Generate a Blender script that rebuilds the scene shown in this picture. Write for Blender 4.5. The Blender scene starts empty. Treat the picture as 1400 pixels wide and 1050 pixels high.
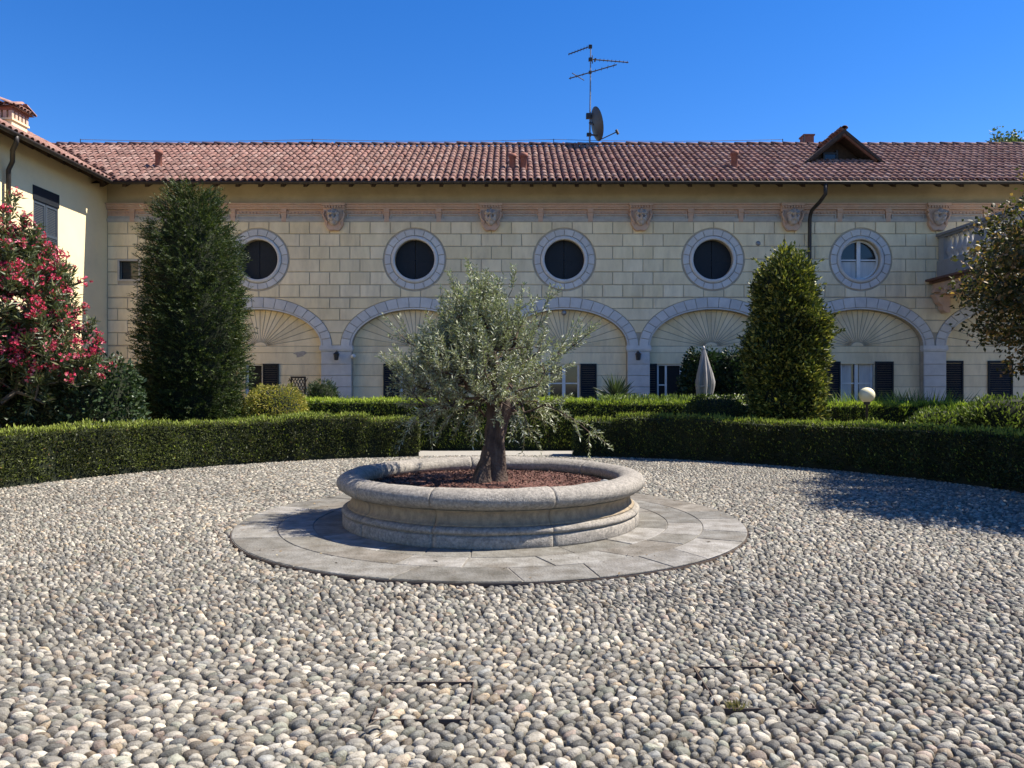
import bpy, math, random
import numpy as np
from mathutils import Vector
from mathutils.geometry import tessellate_polygon

SC = bpy.context.scene
COL = SC.collection
R = math.radians
PI = math.pi
rng = np.random.default_rng(7)
random.seed(7)

# ------------------------------------------------------------------ camera, sky, sun, exposure
cam_d = bpy.data.cameras.new('camera')
cam_d.sensor_width = 36.0
cam_d.lens = 26.7
cam_d.clip_start = 0.05
cam_d.clip_end = 3000
cam = bpy.data.objects.new('camera', cam_d)
COL.objects.link(cam)
CH = 1.6                                   # eye height
cam.location = (0, 0, CH)
cam.rotation_euler = (R(90), 0, 0)
SC.camera = cam

SUN_EL, SUN_AZ = 53.0, 5.0                # degrees; azimuth counted from +x towards +y
S = Vector((math.cos(R(SUN_EL)) * math.cos(R(SUN_AZ)), math.cos(R(SUN_EL)) * math.sin(R(SUN_AZ)), math.sin(R(SUN_EL))))
W = bpy.data.worlds.new('World')
SC.world = W
W.use_nodes = True
nt = W.node_tree
bg = nt.nodes['Background']
sky = nt.nodes.new('ShaderNodeTexSky')
sky.sky_type = 'NISHITA'
sky.sun_disc = False
sky.sun_elevation = R(SUN_EL)
sky.sun_rotation = R(90 - SUN_AZ)
sky.air_density = 1.0
sky.dust_density = 0.0
sky.ozone_density = 6.0
hs_ = nt.nodes.new('ShaderNodeHueSaturation')
hs_.inputs['Saturation'].default_value = 1.28
hs_.inputs['Hue'].default_value = 0.511
nt.links.new(sky.outputs[0], hs_.inputs['Color'])
nt.links.new(hs_.outputs[0], bg.inputs[0])
bg.inputs[1].default_value = 0.089
sd = bpy.data.lights.new('sun', 'SUN')
sd.energy = 5.0
sd.angle = R(0.55)
sd.color = (1.0, 0.93, 0.82)
so = bpy.data.objects.new('sun', sd)
COL.objects.link(so)
so.location = (30, 10, 40)
so.rotation_mode = 'QUATERNION'
so.rotation_quaternion = S.to_track_quat('Z', 'Y')
vs = SC.view_settings
vs.view_transform = 'Standard'
vs.look = 'None'
vs.gamma = 1.0
vs.exposure = 1.09
vs.use_curve_mapping = False
SC.render.engine = 'CYCLES'

# ------------------------------------------------------------------ measuring helpers
FPX = 1038.0
YF = 23.0                                  # plane of the villa's front
K = YF / FPX
def FX(px): return (px - 700.0) * K
def FZ(py): return CH + (525.0 - py) * K
def at(px, py, Y): return np.array([(px - 700.0) / FPX * Y, Y, CH + (525.0 - py) / FPX * Y])

# ------------------------------------------------------------------ materials
def mat(name, base, var=None, scale=6.0, rough=0.75, bump=0.0, bscale=None, attr=False, spec=0.3,
        stain=None, stain_scale=1.2, stain_amt=0.5, transl=0.0, metal=0.0, vstretch=1.0, detail=6):
    m = bpy.data.materials.new(name)
    m.use_nodes = True
    t = m.node_tree
    p = t.nodes['Principled BSDF']
    p.inputs['Roughness'].default_value = rough
    p.inputs['Specular IOR Level'].default_value = spec
    p.inputs['Metallic'].default_value = metal
    tc = t.nodes.new('ShaderNodeNewGeometry')
    mp = t.nodes.new('ShaderNodeMapping')
    mp.inputs['Scale'].default_value = (1, 1, vstretch)
    t.links.new(tc.outputs['Position'], mp.inputs['Vector'])
    n = t.nodes.new('ShaderNodeTexNoise')
    n.inputs['Scale'].default_value = scale
    n.inputs['Detail'].default_value = detail
    n.inputs['Roughness'].default_value = 0.65
    t.links.new(mp.outputs['Vector'], n.inputs['Vector'])
    def ramp(src, lo, hi):
        r = t.nodes.new('ShaderNodeMapRange')
        r.inputs['From Min'].default_value = lo
        r.inputs['From Max'].default_value = hi
        t.links.new(src, r.inputs['Value'])
        return r.outputs[0]
    def mixc(f, a, b, mode='MIX'):
        x = t.nodes.new('ShaderNodeMix')
        x.data_type = 'RGBA'
        x.blend_type = mode
        if isinstance(f, float): x.inputs['Factor'].default_value = f
        else: t.links.new(f, x.inputs['Factor'])
        for s, v in ((6, a), (7, b)):
            if isinstance(v, (tuple, list)): x.inputs[s].default_value = (*v[:3], 1)
            else: t.links.new(v, x.inputs[s])
        return x.outputs[2]
    var = var or tuple(c * 0.75 for c in base)
    f = ramp(n.outputs['Fac'], 0.33, 0.67)
    if attr:
        at_ = t.nodes.new('ShaderNodeAttribute')
        at_.attribute_name = 'Col'
        c = mixc(f, tuple(min(1, v) for v in base), tuple(min(1, v) for v in var))
        c = mixc(1.0, at_.outputs['Color'], c, 'MULTIPLY')
    else:
        c = mixc(f, base, var)
    if stain:
        n2 = t.nodes.new('ShaderNodeTexNoise')
        n2.inputs['Scale'].default_value = stain_scale
        n2.inputs['Detail'].default_value = 8
        n2.inputs['Roughness'].default_value = 0.7
        t.links.new(mp.outputs['Vector'], n2.inputs['Vector'])
        mm = t.nodes.new('ShaderNodeMath'); mm.operation = 'MULTIPLY'
        t.links.new(ramp(n2.outputs['Fac'], 0.5, 0.72), mm.inputs[0])
        mm.inputs[1].default_value = stain_amt
        c = mixc(mm.outputs[0], c, stain)
    t.links.new(c, p.inputs['Base Color'])
    if bump:
        n3 = t.nodes.new('ShaderNodeTexNoise')
        n3.inputs['Scale'].default_value = bscale or scale * 4
        n3.inputs['Detail'].default_value = 6
        t.links.new(tc.outputs['Position'], n3.inputs['Vector'])
        b = t.nodes.new('ShaderNodeBump')
        b.inputs['Strength'].default_value = bump
        b.inputs['Distance'].default_value = 0.02
        t.links.new(n3.outputs['Fac'], b.inputs['Height'])
        t.links.new(b.outputs[0], p.inputs['Normal'])
    if transl:
        tr = t.nodes.new('ShaderNodeBsdfTranslucent')
        t.links.new(mixc(1.0, c, (1.0, 1.15, 0.5), 'MULTIPLY'), tr.inputs['Color'])
        ms = t.nodes.new('ShaderNodeMixShader')
        ms.inputs[0].default_value = transl
        t.links.new(p.outputs[0], ms.inputs[1])
        t.links.new(tr.outputs[0], ms.inputs[2])
        t.links.new(ms.outputs[0], t.nodes['Material Output'].inputs['Surface'])
    return m

M = {}
M['soil'] = mat('soil', (0.13, 0.10, 0.07), (0.07, 0.06, 0.04), 5, 0.95, 0.5, 40)
M['bed'] = mat('cobble_bed', (0.15, 0.135, 0.11), (0.08, 0.075, 0.06), 30, 0.95, 0.6, 120)
M['cobble'] = mat('cobble', (1.05, 1.05, 1.05), (0.62, 0.61, 0.60), 48, 0.6, 0.35, 160, attr=True, spec=0.35, stain=(0.35, 0.34, 0.31), stain_scale=45, stain_amt=0.35)
M['slab'] = mat('slab', (1.12, 1.09, 1.02), (0.50, 0.48, 0.44), 5, 0.8, 0.6, 45, attr=True, stain=(0.12, 0.10, 0.075), stain_scale=2.4, stain_amt=0.75)
M['slab_joint'] = mat('slab_joint', (0.24, 0.22, 0.19), (0.13, 0.12, 0.10), 12, 0.95)
M['gravel'] = mat('gravel', (0.36, 0.34, 0.30), (0.24, 0.22, 0.19), 60, 0.9, 0.5, 90)
M['granite'] = mat('granite', (0.37, 0.335, 0.285), (0.16, 0.145, 0.125), 34, 0.85, 0.6, 90, stain=(0.12, 0.11, 0.095), stain_scale=6.5, stain_amt=0.75)
M['granite_warm'] = mat('granite_warm', (0.33, 0.26, 0.17), (0.19, 0.15, 0.105), 16, 0.85, 0.4, 90, stain=(0.18, 0.16, 0.13), stain_scale=3.5, stain_amt=0.6, vstretch=0.6)
M['granite_old'] = mat('granite_old', (0.34, 0.34, 0.33), (0.14, 0.14, 0.14), 16, 0.9, 0.9, 45, stain=(0.10, 0.10, 0.095), stain_scale=9.0, stain_amt=0.7)
M['mulch'] = mat('mulch', (0.17, 0.075, 0.055), (0.07, 0.035, 0.028), 22, 0.95, 0.7, 70)
M['chips'] = mat('chips', (1, 1, 1), (0.6, 0.6, 0.6), 40, 0.9, 0.0, attr=True)
M['ashlar'] = mat('ashlar_plaster', (1.0, 1.0, 1.0), (0.82, 0.81, 0.78), 3.0, 0.9, 0.25, 40, attr=True, stain=(0.46, 0.38, 0.28), stain_scale=2.2, stain_amt=0.5, spec=0.15, vstretch=0.3)
M['joint'] = mat('ashlar_joint', (0.47, 0.41, 0.31), (0.36, 0.31, 0.24), 5, 0.95)
M['plaster'] = mat('plaster', (0.66, 0.59, 0.42), (0.58, 0.51, 0.36), 1.6, 0.92, 0.2, 40, stain=(0.46, 0.40, 0.29), stain_scale=0.7, stain_amt=0.4, spec=0.15)
M['plaster_band'] = mat('plaster_band', (0.52, 0.44, 0.29), (0.42, 0.35, 0.23), 1.4, 0.92, 0.2, 40, stain=(0.34, 0.29, 0.20), stain_scale=1.1, stain_amt=0.5, spec=0.15)
M['plaster_wing'] = mat('plaster_wing', (0.86, 0.70, 0.42), (0.80, 0.645, 0.38), 1.2, 0.92, 0.15, 40, stain=(0.55, 0.48, 0.33), stain_scale=0.6, stain_amt=0.3, spec=0.15)
M['trim'] = mat('grey_trim', (1, 1, 1), (0.86, 0.86, 0.86), 5, 0.85, 0.2, 50, attr=True, stain=(0.36, 0.36, 0.36), stain_scale=1.6, stain_amt=0.35, spec=0.2)
M['trimj'] = mat('grey_joint', (0.25, 0.25, 0.25), (0.2, 0.2, 0.2), 5, 0.9)
M['terra'] = mat('terracotta_trim', (0.60, 0.40, 0.29), (0.50, 0.34, 0.25), 5, 0.88, 0.3, 40, stain=(0.50, 0.42, 0.33), stain_scale=2.0, stain_amt=0.7, spec=0.15)
M['moulding'] = mat('pale_moulding', (0.50, 0.47, 0.41), (0.40, 0.37, 0.33), 4, 0.88, 0.2, 40, stain=(0.30, 0.27, 0.23), stain_scale=1.7, stain_amt=0.5)
M['mask'] = mat('mask_stone', (0.56, 0.48, 0.43), (0.42, 0.36, 0.32), 9, 0.88, 0.3, 60)
M['tile'] = mat('roof_tile', (1.0, 1.0, 1.0), (0.70, 0.66, 0.64), 9, 0.85, 0.3, 40, attr=True, stain=(0.12, 0.10, 0.085), stain_scale=1.6, stain_amt=0.6, spec=0.2)
M['tile_under'] = mat('tile_under', (0.17, 0.085, 0.065), (0.10, 0.055, 0.045), 9, 0.9)
M['wood'] = mat('dark_wood', (0.075, 0.05, 0.035), (0.04, 0.028, 0.02), 12, 0.8)
M['gutter'] = mat('gutter_metal', (0.055, 0.048, 0.042), (0.035, 0.03, 0.027), 8, 0.5, metal=0.3)
M['shutter'] = mat('shutter_paint', (0.012, 0.015, 0.020), (0.008, 0.011, 0.015), 8, 0.6)
M['shutter_wing'] = mat('shutter_wing', (0.05, 0.065, 0.085), (0.038, 0.05, 0.066), 8, 0.55)
M['white'] = mat('white_paint', (0.72, 0.72, 0.70), (0.62, 0.62, 0.60), 6, 0.55)
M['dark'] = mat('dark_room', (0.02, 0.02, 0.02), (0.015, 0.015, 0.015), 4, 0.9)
M['curtain'] = mat('curtain', (0.62, 0.61, 0.58), (0.45, 0.44, 0.42), 9, 0.9, vstretch=0.08)
M['metal_grey'] = mat('metal_grey', (0.28, 0.28, 0.29), (0.2, 0.2, 0.2), 20, 0.45, metal=0.6)
M['metal_dark'] = mat('metal_dark', (0.06, 0.06, 0.065), (0.04, 0.04, 0.04), 20, 0.5, metal=0.4)
M['rust'] = mat('rusty_steel', (0.14, 0.105, 0.08), (0.08, 0.06, 0.05), 40, 0.75, metal=0.3)
M['dish'] = mat('dish_paint', (0.075, 0.075, 0.07), (0.055, 0.055, 0.05), 5, 0.5)
M['globe'] = mat('globe_glass', (0.82, 0.76, 0.52), (0.78, 0.72, 0.48), 4, 0.25, spec=0.5)
M['fabric'] = mat('parasol_fabric', (0.36, 0.34, 0.32), (0.19, 0.18, 0.17), 9, 0.9, vstretch=0.15)
M['bark'] = mat('olive_bark', (0.115, 0.078, 0.058), (0.035, 0.025, 0.02), 13, 0.95, 1.0, 34, stain=(0.20, 0.165, 0.13), stain_scale=10, stain_amt=0.45, vstretch=0.3)
M['twig'] = mat('twig_bark', (0.15, 0.12, 0.09), (0.09, 0.07, 0.05), 18, 0.9)
def leafmat(name, rough=0.5, tr=0.3, spec=0.35):
    return mat(name, (1.0, 1.0, 1.0), (0.8, 0.8, 0.8), 1.7, rough, attr=True, transl=tr, spec=spec, detail=2)
M['leaf_olive'] = leafmat('leaf_olive', 0.45, 0.22, 0.45)
M['leaf_hedge'] = leafmat('leaf_hedge', 0.5, 0.32)
M['leaf_yew'] = leafmat('leaf_yew', 0.5, 0.2)
M['leaf_gloss'] = leafmat('leaf_gloss', 0.42, 0.2, 0.35)
M['leaf_soft'] = leafmat('leaf_soft', 0.5, 0.35)
M['petal'] = leafmat('petal', 0.6, 0.3)
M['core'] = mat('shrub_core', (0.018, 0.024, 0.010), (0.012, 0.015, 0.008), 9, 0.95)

def glassmat():
    m = bpy.data.materials.new('window_glass')
    m.use_nodes = True
    p = m.node_tree.nodes['Principled BSDF']
    p.inputs['Base Color'].default_value = (0.02, 0.024, 0.028, 1)
    p.inputs['Roughness'].default_value = 0.06
    p.inputs['Specular IOR Level'].default_value = 0.6
    return m
M['glass'] = glassmat()

# ------------------------------------------------------------------ mesh helpers
ORG = {}
def empty(name, loc, label=None, cat=None, group=None):
    o = bpy.data.objects.new(name, None)
    COL.objects.link(o)
    o.location = loc
    o.empty_display_size = 0.3
    ORG[o.name] = np.array(loc, float)
    if label: tag(o, label, cat, group)
    return o
def tag(o, label=None, cat=None, group=None, kind=None):
    if label: o['label'] = label
    if cat: o['category'] = cat
    if group: o['group'] = group
    if kind: o['kind'] = kind
    return o
def make_mesh(name, V, F, m=None, smooth=False, cols=None):
    me = bpy.data.meshes.new(name)
    V = np.asarray(V, dtype=np.float32)
    if isinstance(F, np.ndarray):
        nf, k = F.shape
        me.vertices.add(len(V)); me.vertices.foreach_set('co', V.ravel())
        me.loops.add(nf * k); me.loops.foreach_set('vertex_index', F.astype(np.int32).ravel())
        me.polygons.add(nf); me.polygons.foreach_set('loop_start', np.arange(0, nf * k, k, dtype=np.int32))
        me.update(calc_edges=True)
    else:
        me.from_pydata([tuple(v) for v in V], [], [tuple(f) for f in F])
        me.update()
    if smooth:
        me.polygons.foreach_set('use_smooth', np.ones(len(me.polygons), dtype=bool))
    if cols is not None:
        a = me.color_attributes.new('Col', 'FLOAT_COLOR', 'POINT')
        cols = np.asarray(cols, dtype=np.float32)
        if cols.ndim == 1: cols = np.tile(cols, (len(V), 1))
        a.data.foreach_set('color', np.concatenate([cols, np.ones((len(V), 1), np.float32)], 1).ravel())
    if m: me.materials.append(m)
    return me
def link(name, me, parent=None, loc=None):
    o = bpy.data.objects.new(name, me)
    COL.objects.link(o)
    if parent is not None: o.parent = parent
    if loc is not None: o.location = loc
    return o
def obj(name, V, F, m, parent=None, smooth=False, cols=None):
    """mesh object from WORLD coordinates; a top-level one gets its origin at its base centre"""
    V = np.asarray(V, dtype=float)
    if parent is None:
        c = np.array([(V[:, 0].min() + V[:, 0].max()) / 2, (V[:, 1].min() + V[:, 1].max()) / 2, V[:, 2].min()])
    else:
        c = ORG[parent.name]
    o = link(name, make_mesh(name, V - c, F, m, smooth, cols), parent)
    if parent is None: o.location = c
    ORG[o.name] = c
    return o
class MB:
    """collects world-space pieces of ONE part"""
    def __init__(s): s.V = []; s.F = []; s.n = 0
    def add(s, V, F):
        V = np.asarray(V, float)
        s.V.append(V)
        for f in F: s.F.append(tuple(int(i) + s.n for i in f))
        s.n += len(V)
        return s
    def box(s, x0, x1, y0, y1, z0, z1):
        return s.add(*box(x0, x1, y0, y1, z0, z1))
    def tube(s, P, r, n=8): return s.add(*tube(P, r, n))
    def build(s, name, m, parent=None, smooth=False, cols=None):
        return obj(name, np.concatenate(s.V), s.F, m, parent, smooth, cols)
def box(x0, x1, y0, y1, z0, z1):
    V = [(x, y, z) for z in (z0, z1) for y in (y0, y1) for x in (x0, x1)]
    F = [(0, 2, 3, 1), (4, 5, 7, 6), (0, 1, 5, 4), (2, 6, 7, 3), (0, 4, 6, 2), (1, 3, 7, 5)]
    return np.array(V, float), F
def tube(P, r, n=8, caps=True):
    P = np.asarray(P, float)
    k = len(P)
    r = np.full(k, r) if np.isscalar(r) else np.asarray(r, float)
    T = np.gradient(P, axis=0)
    T /= np.linalg.norm(T, axis=1)[:, None] + 1e-9
    ref = np.array([0.31, 0.17, 0.93]) if abs(T[0][2]) < 0.9 else np.array([1.0, 0.13, 0.0])
    V = []
    for i in range(k):
        a = np.cross(T[i], ref); a /= np.linalg.norm(a) + 1e-9
        b = np.cross(T[i], a)
        th = np.arange(n) * 2 * PI / n
        V.append(P[i] + r[i] * (np.cos(th)[:, None] * a + np.sin(th)[:, None] * b))
    V = np.concatenate(V)
    F = []
    for i in range(k - 1):
        for j in range(n):
            j2 = (j + 1) % n
            F.append((i * n + j, i * n + j2, (i + 1) * n + j2, (i + 1) * n + j))
    if caps:
        F.append(tuple(range(n - 1, -1, -1)))
        F.append(tuple(range((k - 1) * n, k * n)))
    return V, F
def lathe(c, prof, n=24, a0=0.0, a1=2 * PI, cap=False):
    """prof: [(r, z)]; around vertical axis through c"""
    full = abs(a1 - a0 - 2 * PI) < 1e-6
    th = a0 + (a1 - a0) * np.arange(n if full else n + 1) / n
    m = len(th)
    V = []
    for (r, z) in prof:
        V.append(np.stack([c[0] + r * np.cos(th), c[1] + r * np.sin(th), np.full(m, c[2] + z)], 1))
    V = np.concatenate(V)
    F = []
    for i in range(len(prof) - 1):
        for j in range(m if full else m - 1):
            j2 = (j + 1) % m
            F.append((i * m + j, i * m + j2, (i + 1) * m + j2, (i + 1) * m + j))
    if cap and not full:
        F.append(tuple(i * m for i in range(len(prof))))
        F.append(tuple(i * m + m - 1 for i in range(len(prof) - 1, -1, -1)))
    return V, F
def inset(poly, d):
    """shrink a counter-clockwise (x,z) polygon by d"""
    P = np.asarray(poly, float)
    a = P - np.roll(P, 1, 0); b = np.roll(P, -1, 0) - P
    na = np.stack([-a[:, 1], a[:, 0]], 1); na /= np.linalg.norm(na, axis=1)[:, None] + 1e-9
    nb = np.stack([-b[:, 1], b[:, 0]], 1); nb /= np.linalg.norm(nb, axis=1)[:, None] + 1e-9
    m = na + nb
    den = np.maximum((m * m).sum(1), 0.7)
    return P + m * (2 * d / den)[:, None]
def prism_geo(poly, y0, y1, gap=0.0, bev=0.006, plane='y'):
    """piece of wall: front at y0, back at y1; poly in (x,z) counter-clockwise seen from the camera"""
    P = np.asarray(poly, float)
    ar = 0.5 * np.sum(P[:, 0] * np.roll(P[:, 1], -1) - np.roll(P[:, 0], -1) * P[:, 1])
    if ar < 0: P = P[::-1]
    A = inset(P, gap); B = inset(P, gap + bev)
    n = len(P)
    s = 1 if y1 > y0 else -1
    V = np.concatenate([np.c_[B[:, 0], np.full(n, y0), B[:, 1]], np.c_[A[:, 0], np.full(n, y0 + s * bev), A[:, 1]], np.c_[A[:, 0], np.full(n, y1), A[:, 1]]])
    F = [tuple(range(n))]
    for i in range(n):
        j = (i + 1) % n
        F.append((n + i, n + j, j, i)); F.append((2 * n + i, 2 * n + j, n + j, n + i))
    return V, F
def prism(name, poly, y0, y1, m, parent, gap=0.0, bev=0.006, cols=None):
    V, F = prism_geo(poly, y0, y1, gap, bev)
    return obj(name, V, F, m, parent, False, cols)
def flat_with_holes(outer, holes, y):
    loops = [[Vector((x, z, 0)) for x, z in outer]] + [[Vector((x, z, 0)) for x, z in h] for h in holes]
    tri = tessellate_polygon(loops)
    pts = [p for l in loops for p in l]
    V = [(p.x, y, p.y) for p in pts]
    return np.array(V), [tuple(t) for t in tri]
def reveal(loop, y0, y1, closed=True):
    n = len(loop)
    V = [(x, y0, z) for x, z in loop] + [(x, y1, z) for x, z in loop]
    F = [(i, (i + 1) % n, n + (i + 1) % n, n + i) for i in range(n if closed else n - 1)]
    return np.array(V), F
def circ(cx, cz, r, n=40, a0=0.0, a1=2 * PI, rz=None, end=False):
    rz = rz or r
    k = n + 1 if end else n
    return [(cx + r * math.cos(a0 + (a1 - a0) * i / n), cz + rz * math.sin(a0 + (a1 - a0) * i / n)) for i in range(k)]

# ------------------------------------------------------------------ foliage helpers
def unit(v): return v / (np.linalg.norm(v, axis=-1, keepdims=True) + 1e-9)
def rdir(n): return unit(rng.normal(size=(n, 3)))
def leaf_geo(P, D, L, Wd, cup=0.25):
    n = len(P)
    D = unit(D)
    Sx = unit(np.cross(D, rdir(n)))
    N = np.cross(Sx, D)
    L = np.broadcast_to(np.asarray(L, float), (n,))[:, None]; Wd = np.broadcast_to(np.asarray(Wd, float), (n,))[:, None]
    V = np.stack([P, P + D * L * 0.48 + Sx * Wd * 0.5 + N * Wd * cup, P + D * L, P + D * L * 0.48 - Sx * Wd * 0.5 + N * Wd * cup], 1).reshape(-1, 3)
    b = np.arange(n)[:, None] * 4
    F = np.concatenate([b + [0, 1, 2], b + [0, 2, 3]], 1).reshape(-1, 3)
    return V, F
def leaves(name, P, D, L, Wd, cols, m, parent, cup=0.25):
    V, F = leaf_geo(P, D, L, Wd, cup)
    return obj(name, V, F, m, parent, False, np.repeat(cols, 4, 0))
def leafcols(n, a, b, tips=None, tipfrac=0.0):
    t = rng.random((n, 1))
    c = np.array(a) * (1 - t) + np.array(b) * t
    c = c * rng.uniform(0.75, 1.25, (n, 1))
    if tips is not None:
        k = rng.random(n) < tipfrac
        c[k] = np.array(tips) * rng.uniform(0.8, 1.2, (k.sum(), 1))
    return c
def sumwave(P, f, seed, k=5):
    r = np.random.default_rng(seed)
    o = np.zeros(len(P))
    for i in range(k):
        d = unit(r.normal(size=3)) * f * r.uniform(0.6, 1.6)
        o += np.sin(P @ d + r.uniform(0, 6.28))
    return o / k
def blob(name, label, cat, c, rad, n, L, Wd, ca, cb, m, tips=None, tf=0.0, lump=0.14, lf=4.0, up=0.35, core=0.8, depth=0.22,
         seed=1, group=None, prof=None, part='foliage', tuft=0, tsize=.07, stray=0, slen=(.10, .30), sstart=1.0, sk=12):
    """rounded or columnar shrub: dark core coloured as inner shade + many leaves. c = base centre, rad = (rx, ry, height)"""
    c = np.array(c, float)
    root = empty(name, c, label, cat, group)
    h = rad[2]
    prof = prof or (lambda t: np.sqrt(np.maximum(0.0, 1 - np.abs(2 * t - 0.9) ** 2.4 / 1.45)))
    def surf(th, t):
        d = np.stack([np.cos(th), np.sin(th)], 1)
        Q = np.stack([d[:, 0] * rad[0], d[:, 1] * rad[1], t * h], 1)
        l = 1 + lump * (sumwave(Q, lf, seed) * 1.3 + 0.7 * sumwave(Q, lf * 2.6, seed + 5))
        r = prof(t) * l
        return np.stack([d[:, 0] * rad[0] * r, d[:, 1] * rad[1] * r, t * h * (1 + 0.04 * (l - 1) / max(lump, 0.01) * 0.5)], 1), d
    # solid core, near-black in place of the shade among leaves
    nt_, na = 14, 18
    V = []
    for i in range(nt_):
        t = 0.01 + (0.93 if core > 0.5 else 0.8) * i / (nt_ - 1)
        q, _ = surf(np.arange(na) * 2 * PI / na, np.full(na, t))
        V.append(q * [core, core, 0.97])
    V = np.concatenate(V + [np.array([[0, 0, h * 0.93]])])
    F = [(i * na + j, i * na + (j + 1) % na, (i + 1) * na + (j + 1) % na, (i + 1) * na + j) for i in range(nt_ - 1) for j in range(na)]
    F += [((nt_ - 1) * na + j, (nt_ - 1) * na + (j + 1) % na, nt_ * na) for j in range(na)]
    obj('shade_core', V + c, F, M['core'], root, True)
    nn = tuft or n
    t = rng.random(nn * 4)
    w = np.maximum(prof(t), 0.05) + 0.15 * (t > 0.8)
    t = t[rng.random(nn * 4) < w / w.max()][:nn]
    th = rng.uniform(0, 2 * PI, len(t))
    if tuft:
        per = n // len(t)
        tone = np.repeat(rng.uniform(.72, 1.3, len(t)), per)
        lift = np.repeat(np.abs(rng.normal(size=len(t))) * .5, per)
        t = np.repeat(t, per); th = np.repeat(th, per)
        bt, bth = t, th
        t = np.clip(t + rng.normal(size=len(t)) * tsize / h, 0, 1); th = th + rng.normal(size=len(t)) * tsize / rad[0]
    n = len(t)
    q, d = surf(th, t)
    dd = 1 - depth * np.abs(rng.normal(size=n)) * 0.8 + 0.03 * rng.normal(size=n)
    q = q * np.stack([dd, dd, 1 - (1 - dd) * t ** 2 * 0.5], 1)
    slope = (prof(np.minimum(t + 0.02, 1)) - prof(np.maximum(t - 0.02, 0))) / 0.04
    nz = np.clip(-slope * (rad[0] + rad[1]) / 2 / h, -0.6, 3)
    N = unit(np.stack([d[:, 0], d[:, 1], nz], 1))
    D = unit(N * 0.8 + rdir(n) * 0.75 + np.array([0, 0, up]))
    Ls = L * rng.uniform(0.65, 1.35, n)
    cc_ = leafcols(n, ca, cb, tips, tf)
    if tuft:
        q = q + N * (rng.random(n) * tsize * 1.2 * (.4 + lift) - tsize * .4)[:, None]
        cc_ = cc_ * tone[:, None]
        D = unit(D + rdir(n) * .25)
    if stray:
        tq = rng.uniform(.1, .98, stray); sq_, sd_ = surf(rng.uniform(0, 2 * PI, stray), tq)
        k_ = sk
        sq_ = sq_ * np.stack([rng.uniform(sstart, 1.0, stray)] * 2 + [np.ones(stray)], 1)
        tan_ = np.stack([-sd_[:, 1], sd_[:, 0], 0 * tq], 1) * rng.normal(size=(stray, 1)) * .6 * (sstart < 1)
        zup = rng.uniform(.3, 1.2, stray) if sstart == 1 else rng.uniform(-.1, .55, stray) + 1.1 * np.maximum(0, tq - .8) * 5
        dr = unit(np.stack([sd_[:, 0], sd_[:, 1], zup], 1) + tan_ + rdir(stray) * .25)
        ln = rng.uniform(slen[0], slen[1], stray)
        f_ = np.linspace(.1, 1, k_)
        q2 = (sq_[:, None] + dr[:, None] * (ln[:, None] * f_)[..., None]).reshape(-1, 3)
        q = np.concatenate([q, q2]); D = np.concatenate([D, unit(np.repeat(dr, k_, 0) + rdir(len(q2)) * .7)])
        Ls = np.concatenate([Ls, np.full(len(q2), L * .9)]); cc_ = np.concatenate([cc_, leafcols(len(q2), ca, cb, tips, tf) * np.repeat(rng.uniform(.65, 1.35, stray), k_)[:, None]]); n = len(q)
    leaves(part, q + c, D, Ls, Wd * rng.uniform(0.7, 1.3, n), cc_, m, root)
    return root
def grow(start_nodes, targets, w=0.6, seg=0.16, jit=0.03):
    """connect every target to the branch skeleton; returns nodes, parents, tip index of each target"""
    nodes = [np.array(p, float) for p in start_nodes]
    par = [i - 1 for i in range(len(nodes))]
    dist = [0.0]
    for i in range(1, len(nodes)): dist.append(dist[-1] + np.linalg.norm(nodes[i] - nodes[i - 1]))
    arr = np.array(nodes); da = np.array(dist)
    base = nodes[-1]
    tips = []
    start = len(nodes) - 1
    allow = np.zeros(len(nodes), bool); allow[start:] = True
    for tg in targets[np.argsort(np.linalg.norm(targets - base, axis=1))]:
        dd = np.linalg.norm(arr - tg, axis=1)
        sc = np.where(allow, dd + w * da * 0.35, 1e9)
        j = int(np.argmin(sc))
        a = arr[j]; L = dd[j]
        k = max(1, int(L / seg))
        prev = j
        newn = []; newd = []
        for s in range(1, k + 1):
            f = s / k
            p = a + (tg - a) * f
            if s < k: p = p + rng.normal(size=3) * jit + np.array([0, 0, -0.10 * L * f * (1 - f)])
            par.append(prev)
            newn.append(p)
            prev = len(arr) + s - 1
            newd.append(da[j] + L * f)
        arr = np.concatenate([arr, np.array(newn)]); da = np.concatenate([da, newd]); allow = np.concatenate([allow, np.ones(len(newn), bool)])
        tips.append(len(arr) - 1)
    return arr, np.array(par), np.array(tips)
def skeleton_mesh(arr, par, tips, r_tip, expo=2.3, rmax=1.0, skip=0, n=5):
    cnt = np.zeros(len(arr))
    cnt[tips] = 1
    for i in range(len(arr) - 1, 0, -1):
        cnt[par[i]] += cnt[i]
    rad = np.minimum(r_tip * np.maximum(cnt, 1) ** (1 / expo), rmax)
    V = []; F = []; off = 0
    for i in range(1, len(arr)):
        if i <= skip: continue
        a, b = arr[par[i]], arr[i]
        ra = min(rad[par[i]], rad[i] * 1.35); rb = rad[i]
        v, f = tube(np.array([a, b]), np.array([ra, rb]), n if rb > 0.008 else 3, caps=False)
        V.append(v); F += [tuple(x + off for x in q) for q in f]; off += len(v)
    return np.concatenate(V), F, rad
M['pipe'] = mat('clay_pipe', (0.30, 0.12, 0.085), (0.20, 0.085, 0.06), 12, 0.8)
M['patch'] = mat('bare_render', (0.42, 0.38, 0.33), (0.33, 0.30, 0.26), 12, 0.95)

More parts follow.
